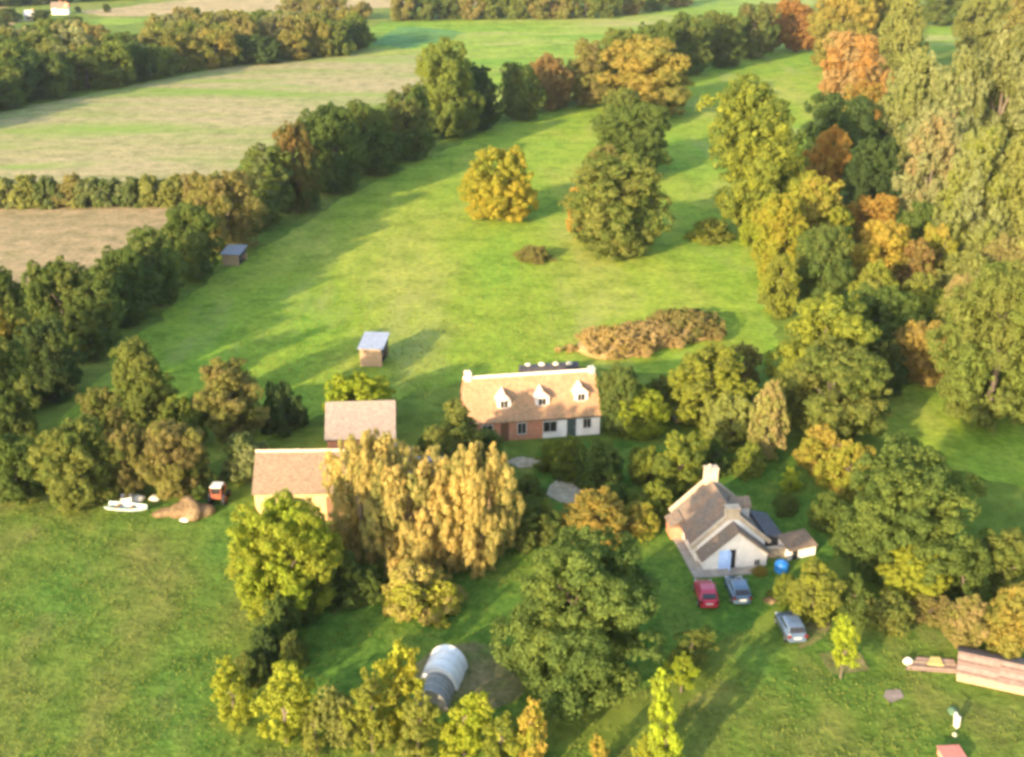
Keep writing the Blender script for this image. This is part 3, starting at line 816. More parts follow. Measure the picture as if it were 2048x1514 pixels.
CREAM = plain('cream_coping', (0.44, 0.34, 0.23), 0.9, 0.15, 2.0, bmp=0.2)
RIDGE = plain('pale_ridge', (0.58, 0.46, 0.35), 0.85, 0.12, 2.0)
WOOD = plain('weathered_boards', (0.34, 0.225, 0.13), 0.9, 0.2, 4.0, bmp=0.3)
DARKW = plain('dark_timber', (0.045, 0.04, 0.038), 0.8, 0.2, 4.0)
SHEETM = plain('galvanised_sheet', (0.30, 0.31, 0.34), 0.45, 0.12, 2.0, metal=0.35)
FRAME = plain('white_frame', (0.52, 0.47, 0.41), 0.6, 0.06)
BLUE = plain('pale_blue_paint', (0.42, 0.56, 0.80), 0.55, 0.06)
DARK = plain('dark_opening', (0.025, 0.022, 0.022), 0.9, 0.1)
SOIL = ground_mat('heaped_soil', [(0.15, 0.10, 0.05), (0.20, 0.13, 0.07), (0.25, 0.17, 0.095)], 0.7, 2.5, 8.0, bmp=0.8)
SACK = plain('white_sacking', (0.52, 0.46, 0.36), 0.8, 0.08, 3.0)
PLASTIC = plain('black_sheeting', (0.05, 0.045, 0.05), 0.5, 0.2, 2.0)


def glass():
    m, nt, b = new_mat('window_glass')
    v = coords(nt)
    nt.links.new(ramp(nt, noise(nt, v, 2.0, 2), [(0.3, (0.015, 0.014, 0.013)), (0.7, (0.03, 0.027, 0.024))]), b.inputs['Base Color'])
    b.inputs['Roughness'].default_value = 0.12
    b.inputs['Specular IOR Level'].default_value = 0.6
    return m


GLASS = glass()


def window(parent, x, y, z, w, h, frame=FRAME, name='window'):
    """a window on a wall that faces -y; the pane lies back inside its frame"""
    t = 0.07
    f = MB()
    f.box(x - w / 2 - t, y - 0.07, z - t, x - w / 2, y + 0.02, z + h + t).box(x + w / 2, y - 0.07, z - t, x + w / 2 + t, y + 0.02, z + h + t)
    f.box(x - w / 2, y - 0.07, z + h, x + w / 2, y + 0.02, z + h + t).box(x - w / 2 - t, y - 0.12, z - t - 0.05, x + w / 2 + t, y + 0.02, z - t)
    f.box(x - 0.02, y - 0.055, z - t, x + 0.02, y - 0.01, z + h)
    o = f.build(name, frame, parent)
    for s in (-1, 1):
        x0, x1 = (x - w / 2, x - 0.02) if s < 0 else (x + 0.02, x + w / 2)
        MB().box(x0, y - 0.02, z - t, x1, y - 0.006, z + h).build('pane', GLASS, o)
    return o


def gable_walls(W, D, e, r):
    return [(0, 0), (D, 0), (D, e), (D / 2, r), (0, e)]


def slab(D, e, r, over=0.3, th=0.16, front=True, lift=0.03):
    """cross-section of one roof slope in y,z"""
    p = (r - e) / (D / 2)
    n = math.hypot(1, p)
    ny, nz = -p / n, 1 / n
    y0, z0 = -over, e - over * p + lift
    y1, z1 = D / 2, r + lift
    q = [(y0, z0), (y1, z1), (y1, z1 + th * n), (y0 + ny * th, z0 + nz * th)]
    return q if front else [(D - y, z) for y, z in q]


# --- the long cottage
FLc, FRc = P(938, 887), P(1199, 868)
rz = math.atan2(FRc.y - FLc.y, FRc.x - FLc.x)
CW, CD, CE, CR = (FRc - FLc).length, 6.2, 2.35, 5.45
cot = empty('cottage', FLc, rz, 'long cottage with three dormers, part red brick and part white walls', 'house')
sp = CW * 0.56  # the sunlit orange of the left half is put into its brick colour
MB().prism(gable_walls(sp, CD, CE, CR), 'x', 0, sp).build('brick_wall', BRICK, cot)['label'] = 'red brick left half of the cottage wall, sunlit orange in its colour'
MB().prism(gable_walls(CW - sp, CD, CE, CR), 'x', sp + 0.002, CW).build('white_wall', WHITE, cot)['label'] = 'white rendered right half of the cottage wall'
roof = MB().prism(slab(CD, CE, CR), 'x', -0.1, CW + 0.1).build('roof', ROOF_TAN, cot)
MB().prism(slab(CD, CE, CR, front=False), 'x', -0.1, CW + 0.1).build('roof', ROOF_TAN, cot)
rt_me = None
nrt = 30
for k in range(nrt):
    x0 = -0.1 + (CW + 0.2) * k / nrt; wd = (CW + 0.2) / nrt - 0.012
    if rt_me is None:
        o = MB().prism([(-0.20, -0.12), (-0.15, 0.06), (0, 0.13), (0.15, 0.06), (0.20, -0.12)], 'x', 0, wd).build('ridge_tile', RIDGE, cot)
        rt_me = o.data
    else:
        o = link('ridge_tile', rt_me, cot)
    o.location = (x0, CD / 2, CR + 0.24 + rnd.uniform(-.012, .012))
for x, m, hh, lab in ((0.36, RIDGE, 0.72, 'whitewashed chimney on the left end'), (CW - 0.28, plain('grey_stone', (0.33, 0.33, 0.28), 0.9, 0.15), 0.42, 'greyish chimney on the right end')):
    ch = MB().box(x - 0.30, CD / 2 - 0.34, CR - 0.5, x + 0.30, CD / 2 + 0.34, CR + hh).box(x - 0.35, CD / 2 - 0.39, CR + hh + 0.002, x + 0.35, CD / 2 + 0.39, CR + hh + 0.10).build('chimney', m, cot)
    ch['label'] = lab
    for s in (-0.14, 0.14):
        MB().tube([(x + s, CD / 2, CR + hh + 0.09), (x + s, CD / 2, CR + hh + 0.28)], [0.10, 0.08], 8).build('chimney_pot', m, ch)
pit = (CR - CE) / (CD / 2)
for x, up in ((CW * 0.275, 0.70), (CW * 0.565, 0.70), (CW * 0.865, 0.85)):
    y0 = up; zb = CE + up * pit + 0.1
    w, h1, h2 = 0.66, 0.95, 1.55
    d = MB().prism([(x - w, zb - 0.2), (x + w, zb - 0.2), (x + w, zb + h1), (x, zb + h2), (x - w, zb + h1)], 'y', y0, y0 + 2.0).build('dormer', WHITE, cot)
    for s in (-1, 1):
        MB().prism([(x + s * (w + 0.16), zb + h1 - 0.12), (x, zb + h2 + 0.02), (x, zb + h2 + 0.16), (x + s * (w + 0.20), zb + h1)], 'y', y0 - 0.14, y0 + 2.1).build('dormer_roof', RIDGE if s < 0 else ROOF_TAN, d)
    window(d, x, y0 - 0.003, zb + 0.18, 0.72, 0.66, name='dormer_window')
window(cot, CW * 0.40, 0, 0.75, 0.8, 1.05); window(cot, CW * 0.615, 0, 0.75, 1.3, 1.0); window(cot, CW * 0.90, 0, 0.9, 0.75, 0.9); window(cot, CW * 0.14, 0, 0.8, 1.0, 1.0)
dr = MB().box(CW * 0.78 - 0.45, -0.05, 0.02, CW * 0.78 + 0.45, 0.02, 2.0).build('door', plain('dark_green_paint', (0.06, 0.075, 0.065), 0.5), cot)
MB().box(CW * 0.78 + 0.28, -0.10, 0.95, CW * 0.78 + 0.36, -0.052, 1.05).build('handle', FRAME, dr)
MB().box(CW * 0.27 - 0.4, -0.05, 0.02, CW * 0.27 + 0.4, 0.02, 1.95).build('door', plain('brown_paint', (0.16, 0.07, 0.035), 0.5), cot)
MB().box(CW * 0.56, -0.16, CE - 0.42, CW - 0.05, -0.06, CE - 0.32).build('gutter', DARKW, cot)

# --- the long barn
A, B = P(507, 990, 2.7), P(660, 988, 2.7)
rz = math.atan2(B.y - A.y, B.x - A.x)
BW, BD, BE, BR = 13.2, 5.6, 2.85, 5.15
barn = empty('long_barn', (A.x, A.y + 0.25, 0), rz, 'long cream stone barn with brown tiled roof behind the golden willows', 'barn')
MB().prism(gable_walls(BW, BD, BE, BR), 'x', 0, BW).build('wall', STONE, barn)
for fr in (True, False):
    MB().prism(slab(BD, BE, BR, 0.25, front=fr), 'x', -0.15, BW + 0.15).build('roof', ROOF_BARN, barn)
for k in range(29):
    o = MB().prism([(-0.17, -0.1), (-0.12, 0.04), (0, 0.10), (0.12, 0.04), (0.17, -0.1)], 'x', 0, 0.455).build('ridge_tile', CREAM, barn, (-0.15 + k * 0.465, BD / 2, BR + 0.22)) if k == 0 else link('ridge_tile', o.data, barn, (-0.15 + k * 0.465, BD / 2, BR + 0.22 + rnd.uniform(-.015, .015)))
MB().box(2.4, -0.05, 0.02, 4.2, 0.02, 2.2).build('door', DARKW, barn)
MB().box(6.0, -0.05, 0.02, 9.0, 0.02, 2.3).build('door', plain('old_brown_doors', (0.14, 0.075, 0.04), 0.8), barn)
window(barn, 1.2, 0, 1.2, 0.7, 0.8)
# its grey lean-to at the right end
lt = MB().prism([(0.6, 0), (5.0, 0), (5.0, 3.3), (0.6, 2.2)], 'x', BW + 0.003, BW + 2.4).build('lean_to', WOOD, barn)
MB().prism([(0.3, 2.22), (5.0, 3.42), (5.0, 3.52), (0.3, 2.32)], 'x', BW + 0.16, BW + 2.7).build('lean_to_roof', SHEETM, lt)

# --- the small barn behind it
A, B = P(653, 880, 3.2), P(787, 876, 3.2)
rz = math.atan2(B.y - A.y, B.x - A.x)
SW, SD, SE, SR = (B - A).length, 5.4, 3.25, 5.45
sb = empty('small_barn', (A.x, A.y + 0.25, 0), rz, 'small barn with plain grey brown roof above the long barn', 'barn')
MB().box(0, 0, 0, SW, SD, 2.0).build('stone_wall', WHITE, sb)['label'] = 'pale lower wall'
MB().prism([(0, 2.001), (SD, 2.001), (SD, SE), (SD / 2, SR), (0, SE)], 'x', 0.001, SW - 0.001).build('brick_wall', BRICK, sb)['label'] = 'brick upper wall'
for fr in (True, False):
    MB().prism(slab(SD, SE, SR, 0.25, front=fr), 'x', -0.2, SW + 0.2).build('roof', ROOF_GREY, sb)
o = None
for k in range(14):
    wd = (SW + 0.4) / 14
    loc = (-0.2 + k * wd, SD / 2, SR + 0.2)
    o = link('ridge_tile', o.data, sb, loc) if o else MB().prism([(-0.16, -0.1), (-0.12, 0.04), (0, 0.09), (0.12, 0.04), (0.16, -0.1)], 'x', 0, wd - 0.012).build('ridge_tile', ROOF_GREY, sb, loc)
MB().box(1.3, -0.04, 0.02, 2.6, 0.02, 1.9).build('door', DARK, sb)
window(sb, 4.2, 0, 0.9, 0.9, 0.8)

# --- the white house, gable towards the camera
A = P(1407, 1142)
wr = R(8.5)
wh = empty('white_house', A, wr, 'small white gabled house with blue door and cream coped gables', 'house')
GW = 5.15


def gx(w, e, r, x0=0.0): return [(x0, 0), (x0 + w, 0), (x0 + w, e), (x0 + w / 2, r), (x0, e)]


def xslab(w, e, r, side, x0, over=0.28, th=0.15, lift=0.02):
    p = (r - e) / (w / 2); n = math.hypot(1, p)
    q = [(-over, e - over * p + lift), (w / 2, r + lift), (w / 2, r + lift + th * n), (-over - p / n * th, e - over * p + lift + th / n)]
    return [(x0 + a, z) if side < 0 else (x0 + w - a, z) for a, z in q]


MB().prism(gx(GW, 1.15, 3.35), 'y', 0, 1.3).build('front_wall', WHITE, wh)['label'] = 'white front gable wall'
MB().prism(gx(GW + 0.5, 1.5, 4.05, -0.25), 'y', 1.302, 7.6).build('main_wall', WHITE, wh)
for s in (-1, 1):
    MB().prism(xslab(GW, 1.15, 3.35, s, 0), 'y', -0.25, 1.30).build('front_roof', ROOF_THATCH, wh)
    MB().prism(xslab(GW + 0.5, 1.5, 4.05, s, -0.25), 'y', 1.62, 7.3).build('main_roof', ROOF_THATCH, wh)
    for y0 in (1.28, 7.32):
        MB().prism(xslab(GW + 0.5, 1.5, 4.05, s, -0.25, over=0.36, th=0.30, lift=0.05), 'y', y0, y0 + 0.34).build('coping', CREAM, wh)
for y0, zt in ((1.24, 4.62), (6.9, 5.25)):
    c = MB().box(GW / 2 - 0.52, y0, 3.7, GW / 2 + 0.52, y0 + 0.72, zt).box(GW / 2 - 0.57, y0 - 0.05, zt + 0.002, GW / 2 + 0.57, y0 + 0.77, zt + 0.10).build('chimney', CREAM, wh)
    if zt > 5:
        MB().tube([(GW / 2 - 0.15, y0 + 0.3, zt + 0.1), (GW / 2 - 0.15, y0 + 0.3, zt + 0.4)], [0.13, 0.10], 8).build('chimney_pot', CREAM, c)
d = MB().box(1.95, -0.5, 0.03, 2.0, -0.01, 1.75).box(1.15, -0.09, 0.03, 1.93, -0.02, 1.75).build('door', BLUE, wh)
d['label'] = 'pale blue front door'
MB().box(2.02, -0.03, 0.03, 2.55, 0.01, 1.75).build('doorway', DARK, wh)
window(wh, 4.35, -0.003, 0.25, 0.4, 0.4)
# dormers on the far slope
p2 = (4.05 - 1.5) / ((GW + 0.5) / 2)
for y0 in (4.6,):
    xr = GW + 0.25
    d = MB().prism([(y0 - 0.6, 1.9), (y0 + 0.6, 1.9), (y0 + 0.6, 3.2), (y0, 3.7), (y0 - 0.6, 3.2)], 'x', xr - 1.9, xr - 0.45).build('dormer', FRAME, wh)
    for s in (-1, 1):
        MB().prism([(y0 + s * 0.72, 3.15), (y0, 3.74), (y0, 3.88), (y0 + s * 0.75, 3.28)], 'x', xr - 2.1, xr - 0.35).build('dormer_roof', ROOF_THATCH, d)
    MB().box(xr - 0.45, y0 - 0.4, 2.25, xr - 0.43, y0 + 0.4, 3.05).build('pane', GLASS, d)
# low lean-to along the right side with slate roof, shadow put into its colour
lt = MB().prism([(GW + 0.25, 0), (GW + 2.0, 0), (GW + 2.0, 1.2), (GW + 0.25, 1.7)], 'y', 2.0, 6.0).build('lean_to', DARKW, wh)
MB().prism([(GW + 0.5, 1.66), (GW + 2.2, 1.16), (GW + 2.2, 1.24), (GW + 0.5, 1.76)], 'y', 1.9, 6.1).build('lean_to_roof', plain('slate', (0.085, 0.08, 0.085), 0.7, 0.25, 3.0), lt)
# porch in brick on the left, with a low roof
pc = MB().box(-1.25, 5.0, 0.0, -0.26, 6.6, 1.2).build('porch', BRICK, wh)
MB().prism([(-1.4, 1.21), (-0.3, 1.75), (-0.3, 1.87), (-1.4, 1.33)], 'y', 4.9, 6.7).build('porch_roof', ROOF_THATCH, pc)
for y in (2.4, 3.9):
    MB().box(-0.285, y, 0.5, -0.252, y + 0.7, 1.25).build('pane', GLASS, wh)

# paved terrace round it: flagstones
ter = empty('terrace', A, wr)
tag(ter, 'pale paved terrace along two sides of the white house', 'terrace')
M_FLAG = [plain('flagstone_%d' % i, c, 0.9, 0.15, 2.0) for i, c in enumerate([(0.36, 0.30, 0.23), (0.32, 0.265, 0.205), (0.40, 0.33, 0.25)])]
MB().box(-1.05, -1.05, 0.0, GW - 0.3, 0.0, 0.07).box(-1.05, 0.001, 0.0, -0.02, 8.0, 0.07).build('bed', M_PAVE, ter)
fl = []
for m in M_FLAG:
    o = MB().box(0.012, 0.012, 0, 0.488, 0.488, 0.05).build('flagstone', m, ter, (0, 0, 0)); fl.append(o)
first = [True] * 3
for i in range(12):
    for j in range(18):
        x, y = -1.04 + i * 0.5, -1.04 + j * 0.5
        if not (j < 2 and x < GW - 0.8 or i < 2): continue
        k = rnd.randrange(3)
        if first[k]: o = fl[k]; first[k] = False
        else: o = link('flagstone', fl[k].data, ter)
        o.location = (x, y, 0.071 + rnd.uniform(0, 0.012))

# --- outhouse right of the white house
A = P(1577, 1122); B = P(1630, 1110)
rz = math.atan2(B.y - A.y, B.x - A.x)
oh = empty('outhouse', A, rz, 'low outhouse with brown roof right of the white house', 'shed')
OW = (B - A).length
MB().prism([(0, 0), (1.7, 0), (1.7, 1.35), (0, 0.95)], 'x', 0, OW).build('wall', WHITE, oh)
MB().prism([(-0.15, 0.92), (1.8, 1.39), (1.8, 1.47), (-0.15, 1.00)], 'x', -0.1, OW + 0.08).build('roof', ROOF_BARN, oh)
MB().box(0.3, -0.04, 0.02, 0.8, 0.01, 0.85).build('door', DARK, oh)
gw = empty('garden_wall', P(1532, 1118), R(6), 'low stone wall joining the white house and the outhouse', 'wall')
MB().box(0, 0, 0, 1.85, 0.3, 0.9).build('wall_face', tile_mat('rubble', (0.26, 0.22, 0.16), (0.31, 0.26, 0.19), (0.16, 0.14, 0.1), 0.35, 0.16), gw)
for k in range(5):
    MB().box(k * 0.37 + 0.006, -0.04, 0.902, k * 0.37 + 0.362, 0.34, 0.99).build('coping_stone', CREAM, gw)


# --- field shelters
def shelter(px, py, w, d, h, rz, label):
    a = P(px, py)
    r = empty('field_shelter', a, rz, label, 'field shelter', 'field shelters in the meadow')
    for k in range(8):
        bw = w / 8
        MB().box(k * bw + 0.006, 0, 0.05, (k + 1) * bw - 0.006, 0.05 + 0.01 * (k % 2), h * 0.82 + 0.0).build('board', WOOD, r)
    MB().box(0, d - 0.06, 0.05, w, d, h).build('back_wall', WOOD, r)
    MB().prism([(0.06, 0.05), (d - 0.065, 0.05), (d - 0.065, h), (0.06, h * 0.82)], 'x', 0, 0.06).build('side_wall', WOOD, r)
    MB().prism([(0.06, h * 0.45), (d - 0.065, h * 0.60), (d - 0.065, h), (0.06, h * 0.82)], 'x', w - 0.06, w).build('side_wall', DARKW, r)
    for y in (0.12, d - 0.2):
        MB().box(w - 0.18, y, 0.0, w - 0.07, y + 0.1, h * 0.8).build('post', WOOD, r)
    MB().box(0.07, 0.07, 0.06, w - 0.2, d - 0.07, 0.09).build('floor', DARKW, r)
    MB().prism([(-0.25, h * 0.82), (d + 0.15, h + 0.1), (d + 0.15, h + 0.17), (-0.25, h * 0.82 + 0.07)], 'x', -0.2, w + 0.25).build('roof', SHEETM, r)
    return r


shelter(721, 733, 2.5, 3.6, 2.7, R(-6), 'wooden field shelter with grey sheet roof in the middle of the meadow')
shelter(446, 531, 2.5, 3.2, 2.1, R(-8), 'weathered field shelter in the shade of the long hedgerow')

# --- low shed with pinkish roof in the lower right corner
A, B = P(1912, 1352, 0.55), P(2060, 1384, 0.55)
rz = math.atan2(B.y - A.y, B.x - A.x)
ls = empty('low_shed', (A.x, A.y, 0), rz, 'long low shed with weathered pinkish boarded roof at the lower right edge', 'shed')
LW = 8.0
MB().prism([(0.25, 0), (3.55, 0), (3.55, 0.55), (1.9, 1.21), (0.25, 0.55)], 'x', 0.1, LW).build('wall', WOOD, ls)
PB = [plain('pinkish_board_%d' % i, c, 0.85, 0.16, 3.0) for i, c in enumerate([(0.225, 0.145, 0.115), (0.275, 0.185, 0.145), (0.175, 0.115, 0.09), (0.32, 0.235, 0.15)])]
for k in range(7):
    t0, t1 = k / 7, (k + 1) / 7
    y0, z0, y1, z1 = 0 + 1.9 * t0, 0.49 + 0.76 * t0, 1.9 * t1, 0.49 + 0.76 * t1
    for j in range(3):
        a, b2 = LW * j / 3 + (0.01 if j else 0), LW * (j + 1) / 3
        sh = -0.10 if j == 1 else 0.0
        MB().prism([(y0 + sh, z0 + 0.02), (y1 + sh, z1), (y1 + sh, z1 + 0.05), (y0 + sh, z0 + 0.08)], 'x', a, b2).build('roof_board', PB[3] if k == 0 else PB[(k * 2 + j) % 3], ls)
for k in range(6):  # far slope: its shade is put into the boards as grey
    t0, t1 = k / 6, (k + 1) / 6
    MB().prism([(3.8 - 1.9 * t0, 0.51 + 0.76 * t0), (3.8 - 1.9 * t1, 0.49 + 0.76 * t1), (3.8 - 1.9 * t1, 0.54 + 0.76 * t1), (3.8 - 1.9 * t0, 0.57 + 0.76 * t0)], 'x', 0, LW).build('roof_board', ROOF_GREY, ls)

# boards and sheet lying left of the shed
bp = empty('board_pile', P(1812, 1340), R(-7), 'pile of pale boards with a yellowish sheet left of the low shed', 'board pile')
for k in range(9):
    MB().box(0.12 * k, 0.16 * k, 0.02, 3.5, 0.16 * k + 0.15, 0.10 + 0.03 * (k % 3)).build('board', PB[(k * 3) % 4], bp)
MB().prism([(1.5, 0.55), (2.6, 0.5), (2.55, 1.5), (1.9, 1.45)], 'z', 0.18, 0.24).build('sheet', plain('yellowish_sheet', (0.46, 0.36, 0.13), 0.8, 0.1), bp)['label'] = 'pale yellow sheet'


def blob(name, c, sx, sy, sz, mat, label, cat, seed=0, parent=None, wob=0.14, rz=0.0, sub=3, power=2.0):
    """an uneven rounded solid resting on the ground"""
    bm = bmesh.new()
    bmesh.ops.create_icosphere(bm, subdivisions=sub, radius=1.0)
    g = np.random.default_rng(seed)
    ks = g.normal(size=(5, 3)) * 2.0; ph = g.uniform(0, 6.28, 5)
    for v in bm.verts:
        n = v.co.copy()
        k = 1 + wob * sum(math.sin(float(np.dot(ks[i], n)) * 1.5 + ph[i]) for i in range(5)) / 2.2
        z = max(n.z, -0.25)
        v.co = Vector((n.x * k * sx, n.y * k * sy, (z * k) * sz + 0.2 * sz))
        if v.co.z < 0: v.co.z = 0.0
    me = bpy.data.meshes.new(name)
    bm.to_mesh(me); bm.free()
    for pl in me.polygons: pl.use_smooth = True
    me.materials.append(mat)
    o = link(name, me, parent, c)
    o.rotation_euler = (0, 0, rz)
    if parent is None: tag(o, label, cat)
    elif label: o['label'] = label
    return o


M_BANK = ground_mat('dead_bracken', [(0.23, 0.16, 0.07), (0.29, 0.195, 0.085), (0.25, 0.19, 0.075)], 0.5, 1.5, 5.0, bmp=0.6)
for k, (w, rx, ry, hh) in enumerate(BANKS):
    blob('bank_core', (w.x, w.y, 0), rx * 0.80, ry * 0.80, hh * 0.50, M_BANK, None, None, 40 + k, bank, 0.03, 0.25)
blob('sack', P(1815, 1327), 0.33, 0.26, 0.42, SACK, 'small white sack left of the pale boards', 'sack', 4)

# --- tunnel greenhouse in the foreground
A, B = P(862, 1410), P(888, 1352)
ax = (B - A); TL = 4.3
pt = empty('tunnel_greenhouse', A, math.atan2(ax.y, ax.x) - math.pi / 2, 'half round tunnel greenhouse, white cover behind and grey cover in front', 'greenhouse')
TR, TH = 1.38, 1.75


def arch(r, h, y, n=14): return [(r * math.cos(math.pi * i / n), y, h * math.sin(math.pi * i / n)) for i in range(n + 1)]


def shell(b, r, h, y0, y1, n=14, seg=6, sag=0.03):
    rows = []
    for k in range(seg + 1):
        y = y0 + (y1 - y0) * k / seg
        q = 1 - sag * math.sin(math.pi * ((k * 2) % seg) / seg)
        rows.append(arch(r * q, h * q, y, n))
    for a, c in zip(rows, rows[1:]):
        for i in range(n): b.quad(a[i], a[i + 1], c[i + 1], c[i])
    return b


M_POLY = plain('white_polythene', (0.70, 0.68, 0.63), 0.35, 0.06, 1.0)
M_NET = plain('grey_netting', (0.25, 0.235, 0.205), 0.6, 0.15, 2.5)
wc = shell(MB(), TR, TH, 1.7, TL).build('white_cover', M_POLY, pt, smooth=True)
shell(MB(), TR * 0.86, TH * 0.80, -0.3, 1.9).build('grey_cover', M_NET, pt, smooth=True)
MB().add(arch(TR * 0.99, TH * 0.99, TL - 0.02), [tuple(range(15))]).build('end_panel', M_POLY, pt)
MB().add(arch(TR * 0.98, TH * 0.98, 1.74), [tuple(range(15))]).build('end_panel', M_POLY, pt)
MB().add(arch(TR * 0.84, TH * 0.78, -0.26), [tuple(range(15))]).build('end_panel', M_NET, pt)
for k in range(7):
    y = -0.3 + k * (TL + 0.3) / 6
    f = (0.87, 0.81) if y < 1.7 else (1.01, 1.01)
    MB().tube(arch(TR * f[0], TH * f[1], y), 0.016, 6).build('hoop', FRAME, pt)

# ------------------------------------------------------------------ cars
TYRE = plain('tyre', (0.02, 0.02, 0.02), 0.9, 0.1)
RIM = plain('wheel_rim', (0.45, 0.45, 0.46), 0.35, 0.05, metal=0.8)
REDL = plain('tail_lamp', (0.10, 0.012, 0.012), 0.25, 0.05)
LAMP = plain('headlamp', (0.75, 0.75, 0.72), 0.15, 0.03)


def paint(name, c):
    m, nt, b = new_mat(name)
    v = coords(nt)
    nt.links.new(ramp(nt, noise(nt, v, 3, 4), [(0.3, tuple(x * 0.9 for x in c)), (0.7, c)]), b.inputs['Base Color'])
    b.inputs['Roughness'].default_value = 0.32
    b.inputs['Metallic'].default_value = 0.15
    b.inputs['Coat Weight'].default_value = 0.7
    b.inputs['Coat Roughness'].default_value = 0.08
    return m


def car(loc, rz, mat, label, L=3.3, W=1.5, Hh=1.34):
    """hatchback; its rear looks along -y"""
    r = empty('parked_car', loc, rz, label, 'car', 'cars parked below the white house')

    def ring(y, w, z0, z1, c=0.12):
        w /= 2
        return [(-w + c, y, z0), (w - c, y, z0), (w, y, z0 + c), (w, y, z1 - c), (w - c, y, z1), (-w + c, y, z1), (-w, y, z1 - c), (-w, y, z0 + c)]
    st = [(0.0, .80, .36, .80), (.04, .93, .26, .92), (.20, 1, .2, .95), (.5, 1, .2, .93), (.70, 1, .2, .90), (.88, .96, .22, .80), (.97, .88, .26, .68), (1.0, .74, .34, .60)]
    body = MB().loft([ring(a * L, b * W, z0, z1) for a, b, z0, z1 in st]).build('body', mat, r, smooth=False, bevel=0.03)
    cs = [(0.04, .80, .90, .94), (.14, .84, .88, Hh * .95), (.26, .82, .86, Hh), (.48, .82, .86, Hh), (.58, .82, .86, Hh * .955), (.76, .80, .84, .93)]
    MB().loft([ring(a * L, b * W, z0, z1, 0.06 if z1 < 1 else 0.11) for a, b, z0, z1 in cs]).build('cabin', mat, r, bevel=0.02)

    def pane(name, ya, yb, za, zb, wa, wb, off):
        MB().add([(-wa, ya, za), (wa, ya, za), (wb, yb, zb), (-wb, yb, zb), (-wa, ya + off, za + .02), (wa, ya + off, za + .02), (wb, yb + off, zb + .02), (-wb, yb + off, zb + .02)],
                 [(0, 1, 2, 3), (4, 5, 6, 7), (0, 1, 5, 4), (1, 2, 6, 5), (2, 3, 7, 6), (3, 0, 4, 7)]).build(name, GLASS, r)
    pane('rear_window', .05 * L - .01, .135 * L - .012, 0.98, Hh * .92, W * .36, W * .33, -0.02)
    pane('windscreen', .745 * L + .012, .60 * L + .012, 0.97, Hh * .935, W * .36, W * .33, 0.02)
    for s in (-1, 1):
        x = s * W * .418
        for y0, y1 in ((.18, .38), (.40, .60)):
            MB().prism([(y0 * L, 0.97), (y1 * L + .10 * (y1 > .5), 0.97), (y1 * L, Hh * .87), (y0 * L + .05, Hh * .87)], 'x', x - .012, x + .012).build('side_window', GLASS, r)
        MB().box(s * W * .40 - .12, -0.015, .62, s * W * .40 + .12, .10, .86).build('tail_lamp', REDL, r)
        MB().box(s * W * .34 - .14, L * .955, .52, s * W * .34 + .14, L * .985, .66).build('headlamp', LAMP, r)
        MB().box(s * W * .5 - .04 + s * .08, L * .66, .90, s * W * .5 + .04 + s * .08, L * .69, 1.02).build('wing_mirror', mat, r)
        for y in (.18, .82):
            w = MB().tube([(s * (W / 2 - .17), y * L, .30), (s * (W / 2 + .015), y * L, .30)], .30, 16).build('wheel', TYRE, r)
            MB().tube([(s * (W / 2 + .016), y * L, .30), (s * (W / 2 + .025), y * L, .30)], .19, 12).build('rim', RIM, w)
    MB().box(-W * .40, -0.045, .32, W * .40, 0.03, .50).build('bumper', mat, r)
    MB().box(-.26, -0.052, .56, .26, 0.02, .67).build('number_plate', FRAME, r)
    return r


car(P(1418, 1222), R(0), paint('crimson_paint', (0.42, 0.022, 0.045)), 'red hatchback parked below the white house')
car(P(1484, 1214), R(2), paint('steel_blue_paint', (0.075, 0.115, 0.16)), 'steel blue car parked beside the red car')
car(P(1594, 1291), R(5), paint('slate_blue_paint', (0.085, 0.12, 0.175)), 'slate blue car parked apart near the yellow sapling')

# --- blue tank, pots and small things near the white house
bt = empty('water_tank', P(1562, 1143), 0.2, 'bright blue plastic water tank between white house and outhouse', 'tank')
BLP = plain('blue_plastic', (0.02, 0.13, 0.38), 0.35, 0.06)
MB().tube([(0, 0, 0), (0, 0, .12), (0, 0, .7), (0, 0, .86), (0, 0, .95)], [.48, .55, .55, .46, .20], 18).build('body', BLP, bt)
MB().tube([(0, 0, .952), (0, 0, 1.02)], [.2, .18], 12).build('lid', BLP, bt)
grow('flower_bush', *P(1352, 1046).xy, 0.85, 1.1, 'bush', 'rust', 'orange', .6, 'orange red flower bush against the white house', 'bush', gap=0.0)
grow('pot_shrub', *P(1518, 1148).xy, 0.6, 0.8, 'bush', 'olive', 'gold', .5, 'small olive shrub at the terrace corner', 'shrub', gap=0.0)
blob('earth_pile', P(1540, 1203), 0.5, 0.4, 0.25, SOIL, 'small brown pile of earth right of the steel blue car', 'earth pile', 8)

# --- covered stack behind the cottage with four pale bags
A, B = P(1042, 760), P(1160, 752)
cs = empty('covered_stack', A + Vector((0, 1.0, 0)), math.atan2(B.y - A.y, B.x - A.x), 'long low stack under black sheeting behind the cottage', 'stack')
SL = (B - A).length
MB().prism([(0, 0), (1.6, 0), (1.4, 0.8), (0.8, 1.0), (0.2, 0.8)], 'x', 0, SL).build('sheeting', PLASTIC, cs)
MB().box(0.1, 1.605, 0, SL - 0.1, 1.75, 0.5).build('edge_board', WOOD, cs)
for k, px in enumerate((1046, 1074, 1101, 1128)):
    q = P(px, 739 - 2.5 * k, 0.85)
    o = blob('bag', (A.x + 0.8 + k * 1.55, A.y + 2.0 + 0.12 * k, 0.93), 0.36, 0.26, 0.26, SACK, 'pale bag on the black covered stack, %s from the left' % ORD[k], 'bag', 20 + k)
    o['group'] = 'pale bags on the covered stack'
